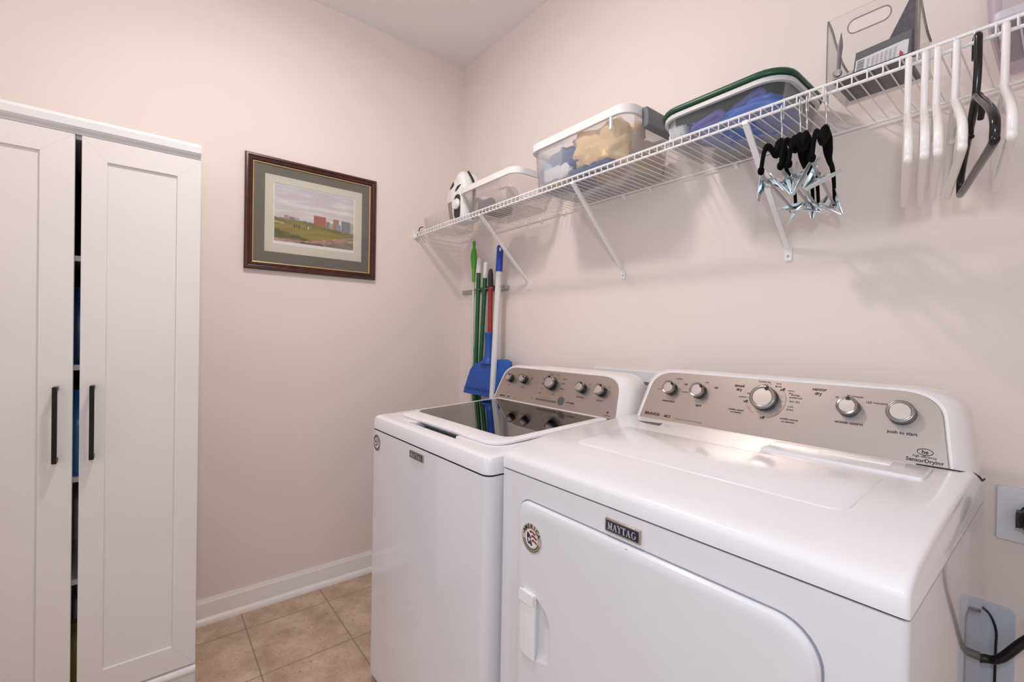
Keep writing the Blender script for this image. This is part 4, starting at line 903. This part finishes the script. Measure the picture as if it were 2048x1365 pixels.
lc = MB(); slab(lc, rrect(1.852, 2.118, -0.400, -0.312, 0.006, 3), DP, -0.002, 0.0045, 0.002); lint = build('lint_screen_cover', lc, M_lid, dr, angle=40)
lc = MB(); slab(lc, rrect(1.945, 2.064, -0.352, -0.325, 0.004, 3), DP, 0.003, 0.006, 0.0005); build('grip_slot', lc, mat('bright_white_plastic', 'fbfbfb', 0.3), lint)
lc = MB(); slab(lc, [(1.502, -0.346), (1.569, -0.331), (1.577, -0.360), (1.524, -0.356)], DP, -0.001, 0.0008, 0.0002); build('dark_label', lc, mat('dark_grey_label', '4c4b50', 0.5), dr)
DO, dpan, DPt = console(dr, 1.7985, (-0.285, 0.990), 0.338, 0.3165, 0.148, 0.03, -0.115, 0.952, 0.985)
g = MB(); g.tube([(2.09, -0.2905, 0.9945), (2.12, -0.2905, 0.9952), (2.15, -0.287, 0.9945), (DX1 - 0.002, -0.262, 0.990), (DX1 - 0.0005, -0.22, 0.978), (DX1 - 0.0005, -0.165, 0.960), (DX1 - 0.0005, -0.131, 0.957)], 0.0016, 8); build('console_gap', g, M_dark, dr)
for x, h, r, a in ((-0.254, 0.0975, 0.0195, 45), (-0.168, 0.0985, 0.0205, 45), (0.002, 0.098, 0.0305, 18), (0.1735, 0.099, 0.0205, 2), (0.262, 0.099, 0.0235, None)): knob(dr, DPt, x, h, r, a, 0.021)
g = MB(); g2 = MB()
def dt(s, size, x, h, bold=0.0, sx=1.0, mb=None): text(mb or g, s, size, DPt((x, h), 0.0038), XD, CU, bold, sx)
dt('BRAVOS', 0.0115, -0.296, 0.0165, 0.025, 1.15); dt('MCT', 0.0095, -0.246, 0.0155, 0.03); dt('Maytag Commercial Technology', 0.0062, -0.182, 0.0135, 0, 0.95, g2)
dt('medium', 0.0062, -0.236, 0.130); dt('high', 0.0068, -0.2125, 0.116, 0.01); dt('air only', 0.0062, -0.288, 0.094); dt('sanitize', 0.0066, -0.209, 0.093); dt('temperature', 0.0078, -0.254, 0.061, 0.015)
dt('low', 0.0062, -0.152, 0.127); dt('high', 0.0068, -0.124, 0.115, 0.01); dt('signal', 0.0078, -0.163, 0.060, 0.015)
dt('timed', 0.0105, -0.065, 0.126, 0.02); dt('dry', 0.0105, -0.064, 0.116, 0.02); dt('sensor', 0.0105, 0.113, 0.135, 0.015); dt('dry', 0.0105, 0.112, 0.125, 0.015)
dt('freshen up', 0.0066, -0.006, 0.1425); dt('quick', 0.0066, -0.003, 0.1345); dt('cool', 0.0066, 0.0265, 0.1405); dt('down', 0.0066, 0.0265, 0.1335)
dt('off', 0.0098, 0.037, 0.1265, 0.02); dt('off', 0.0098, -0.043, 0.087, 0.02); dt('off', 0.0098, 0.003, 0.051, 0.02)
dt('70', 0.0062, -0.040, 0.108); dt('sanitize', 0.0066, -0.052, 0.098); dt('wrinkle control', 0.0060, -0.062, 0.062, 0.015); dt('no minutes', 0.0060, -0.061, 0.0555, 0.015)
dt('more', 0.0062, 0.056, 0.1255); dt('dry', 0.0062, 0.056, 0.1190); dt('energy', 0.0068, 0.0665, 0.116); dt('preferred', 0.0068, 0.068, 0.109); dt('less dry', 0.0072, 0.067, 0.0995); dt('cool', 0.0068, 0.060, 0.0865); dt('down', 0.0068, 0.060, 0.079)
dt('wrinkle control', 0.0060, 0.061, 0.0555, 0.015); dt('on minutes', 0.0060, 0.060, 0.049, 0.015)
dt('90 minutes', 0.0068, 0.181, 0.126); dt('60', 0.0062, 0.149, 0.121); dt('120 minutes', 0.0076, 0.219, 0.116); dt('wrinkle control', 0.0080, 0.176, 0.066, 0.015); dt('push to start', 0.0090, 0.265, 0.060, 0.015)
dt('high efficiency', 0.0062, 0.302, 0.0195, 0.005); dt('SensorDrying', 0.0098, 0.302, 0.0115, 0.02); dt('he', 0.0105, 0.302, 0.0285, 0.02)
def strip(mb, pts, w):
    for a_, b_ in zip(pts, pts[1:]):
        a_, b_ = Vector(a_), Vector(b_); d_ = (b_ - a_).normalized(); n_ = d_.cross(CN) * w; mb.poly([a_ + n_, b_ + n_, b_ - n_, a_ - n_])
strip(g, [DPt((0.302 + 0.0115 * math.cos(R(a)), 0.0288 + 0.0062 * math.sin(R(a))), 0.0038) for a in range(0, 361, 15)], 0.0006)
for a in range(-60, 241, 20): strip(g, [DPt((0.002 + rr * math.cos(R(a)), 0.097 + rr * math.sin(R(a))), 0.0038) for rr in (0.0385, 0.041)], 0.0004)
build('lettering', g, M_ink, dpan); build('fine_lettering', g2, M_grayink, dpan)
g = MB(); strip(g, [DPt((0.002 + 0.046 * math.cos(R(a)), 0.097 + 0.046 * math.sin(R(a))), 0.0037) for a in range(-78, 38, 6)], 0.0005); strip(g, [DPt((0.002 + 0.044 * math.cos(R(a)), 0.097 + 0.044 * math.sin(R(a))), 0.0037) for a in range(205, 245, 6)], 0.0012)
build('dial_arc', g, mat('orange_ink', 'c48a70', 0.6), dpan)
# door with scooped pull
dout = rrect(1.5015, 2.087, 0.30, 0.864, [0.05, 0.05, 0.055, 0.033], 8)
dxc, dzc = 1.794, 0.582
def dl(y, ins): return [(dxc + (x - dxc) * (1 - ins / 0.29), y, dzc + (z - dzc) * (1 - ins / 0.28)) for x, z in dout]
build('door_gap', MB().loft([dl(DYF - 0.0006, -0.0025), dl(DYF + 0.001, -0.0025)]), mat('door_gap_grey', '8d919c', 0.6), dr)
dd = build('door', MB().loft([dl(DYF + 0.0005, 0), dl(DYF - 0.004, 0), dl(DYF - 0.0095, 0.0035), dl(DYF - 0.0115, 0.008), dl(DYF - 0.0115, 0.02)]), M_enamel, dr, angle=50)
DF = DYF - 0.0115
hs = MB(); sc_ = [(1.566, 0.672)] + [(1.566 + 0.050 * math.cos(R(a)), 0.607 + 0.062 * math.sin(R(a))) for a in range(78, -6, -12)] + [(1.615, 0.572), (1.607, 0.548), (1.566, 0.536)]
def sl(y, k): return [(1.566 + max(0, (x - 1.566)) * k, y, 0.605 + (z - 0.605) * (0.5 + k / 2)) for x, z in sc_]
hs.loft([sl(DF - 0.01, 1.0), sl(DF + 0.001, 1.0), sl(DF + 0.008, 0.62), sl(DF + 0.0105, 0.25)])
boolean_cut(dd, hs)
hp = MB(); ho = rrect(1.5225, 1.5695, 0.533, 0.676, [0.012, 0.003, 0.003, 0.012], 4)
def hl(y, ins): return [(1.546 + (x - 1.546) * (1 - ins / 0.0235), y, 0.6045 + (z - 0.6045) * (1 - ins / 0.0715)) for x, z in ho]
hp.loft([hl(DF + 0.001, 0), hl(DF - 0.003, 0), hl(DF - 0.0045, 0.002), hl(DF - 0.005, 0.005)])
hd = build('door_handle', hp, M_plastic, dd, angle=40)
hb = MB(); hb.prism(rrect(1.5225, 1.569, 0.651, 0.677, 0.004, 3), 'y', DF - 0.009, DF - 0.004); build('handle_cap', hb, M_plastic, hd, bevel=0.003)
build('latch_hole', MB().lathe([(0.0032, 0), (0.0032, 0.0008)], (1.7965, DYF - 0.0075, 0.8603), (0, -0.5, 0.8), 14), M_charcoal, dd)
badge(dr, 1.744, 1.820, 0.8733, 0.8975, DYF, mat('badge_navy', '1f2340', 0.35), 'navy badge with silver MAYTAG capitals')
sticker(dr, 1.5528, 0.7915, 0.0315, DF - 0.0002, SC, 'round AMERICA sticker with flag in navy and red')
for fx in (DX0 + 0.05, DX1 - 0.05):
    for fy in (DYF + 0.06, -0.19): build('foot', MB().lathe([(0.02, 0), (0.02, 0.012), (0.01, 0.016), (0.01, 0.032)], (fx, fy, 0.0), (0, 0, 1), 16), M_black, dr)
g = MB(); g.tube(smooth_path([(2.10, -0.128, 0.56), (2.12, -0.09, 0.555), (2.165, -0.055, 0.562), (2.19, -0.055, 0.575), (2.222, -0.055, 0.627), (2.27, -0.055, 0.70), (2.275, -0.055, 0.78), (2.243, -0.058, 0.828)], 6), 0.0085, 12)
build('power_cord', g, M_black, dr, angle=60)
g = MB(); g.lathe([(0.030, 0), (0.032, 0.006), (0.031, 0.03), (0.022, 0.042), (0.012, 0.045)], (2.242, -0.0145, 0.868), (0, -1, 0), 28)
g.box(2.206, 2.214, -0.04, -0.016, 0.85, 0.882); g.tube([(2.242, -0.045, 0.868), (2.243, -0.052, 0.84), (2.243, -0.058, 0.826)], 0.011, 10)
build('power_plug', g, M_black, dr, angle=40)

# ------------------------------------------------------------------ wall fittings
pl = thing('outlet_plate', 'white wall plate holding the black dryer plug at right edge', 'outlet', (2.235, -0.006, 0.867))
build('plate', MB().prism(rrect(2.176, 2.294, 0.810, 0.9235, 0.004, 3), 'y', -0.007, -0.0006), M_plate, pl, bevel=0.0015)
build('receptacle', MB().lathe([(0.034, 0), (0.034, 0.004), (0.032, 0.006)], (2.242, -0.0072, 0.868), (0, -1, 0), 28), M_black, pl)
g = MB(); text(g, '15', 0.009, (2.2125, -0.0073, 0.9015), (1, 0, 0), (0, 0, 1)); build('lettering', g, mat('pale_print', 'f6f6fa', 0.5), pl)
vb = thing('vent_box_panel', 'pale blue recessed wall panel behind lower right of dryer', 'panel', (2.1, -0.004, 0.5))
build('cover', MB().prism(rrect(1.98, 2.2085, 0.30, 0.664, [0.012] * 4, 4), 'y', -0.006, -0.0006), M_panel, vb, bevel=0.0015)
g = MB(); g.tube(smooth_path([(2.16, -0.0105, 0.652), (2.172, -0.0105, 0.64), (2.181, -0.0105, 0.61), (2.181, -0.0105, 0.56), (2.180, -0.0105, 0.33)], 5), 0.0022, 8); build('cable', g, M_black, vb)
wb = thing('water_outlet_box', 'white washer water box on wall between washer and dryer consoles', 'outlet box', (1.24, -0.01, 0.98))
fo_ = rrect(1.036, 1.445, 0.85, 1.107, 0.006, 3); fi_ = rrect(1.072, 1.409, 0.88, 1.067, 0.004, 3)
def fy_(pts, y): return [(x, y, z) for x, z in pts]
build('frame', MB().loft([fy_(fo_, -0.0006), fy_(fo_, -0.007), fy_(rrect(1.039, 1.442, 0.853, 1.104, 0.005, 3), -0.009), fy_(fi_, -0.009), fy_(fi_, -0.0008)], False, False), M_plate, wb, angle=30)
build('recess', MB().poly(fy_(fi_, -0.0012)), mat('painted_recess_shade', 'a9a29e', 0.6), wb)  # flat sheet; the recess's shade is put into its darker grey
for x, m, n_ in ((1.262, M_whitepole, 'hose'), (1.300, mat('white_hose', 'd9d6d2', 0.4), 'hose')):
    build(n_, MB().tube([(x, -0.022, 1.055), (x, -0.022, 0.95), (x, -0.022, 0.87)], 0.011, 12), m, wb)
g = MB(); g.box(1.318, 1.352, -0.028, -0.012, 1.025, 1.06); g.tube([(1.335, -0.02, 1.03), (1.335, -0.02, 0.9)], 0.012, 10); build('red_valve', g, mat('red_valve_plastic', 'b0483a', 0.4), wb)
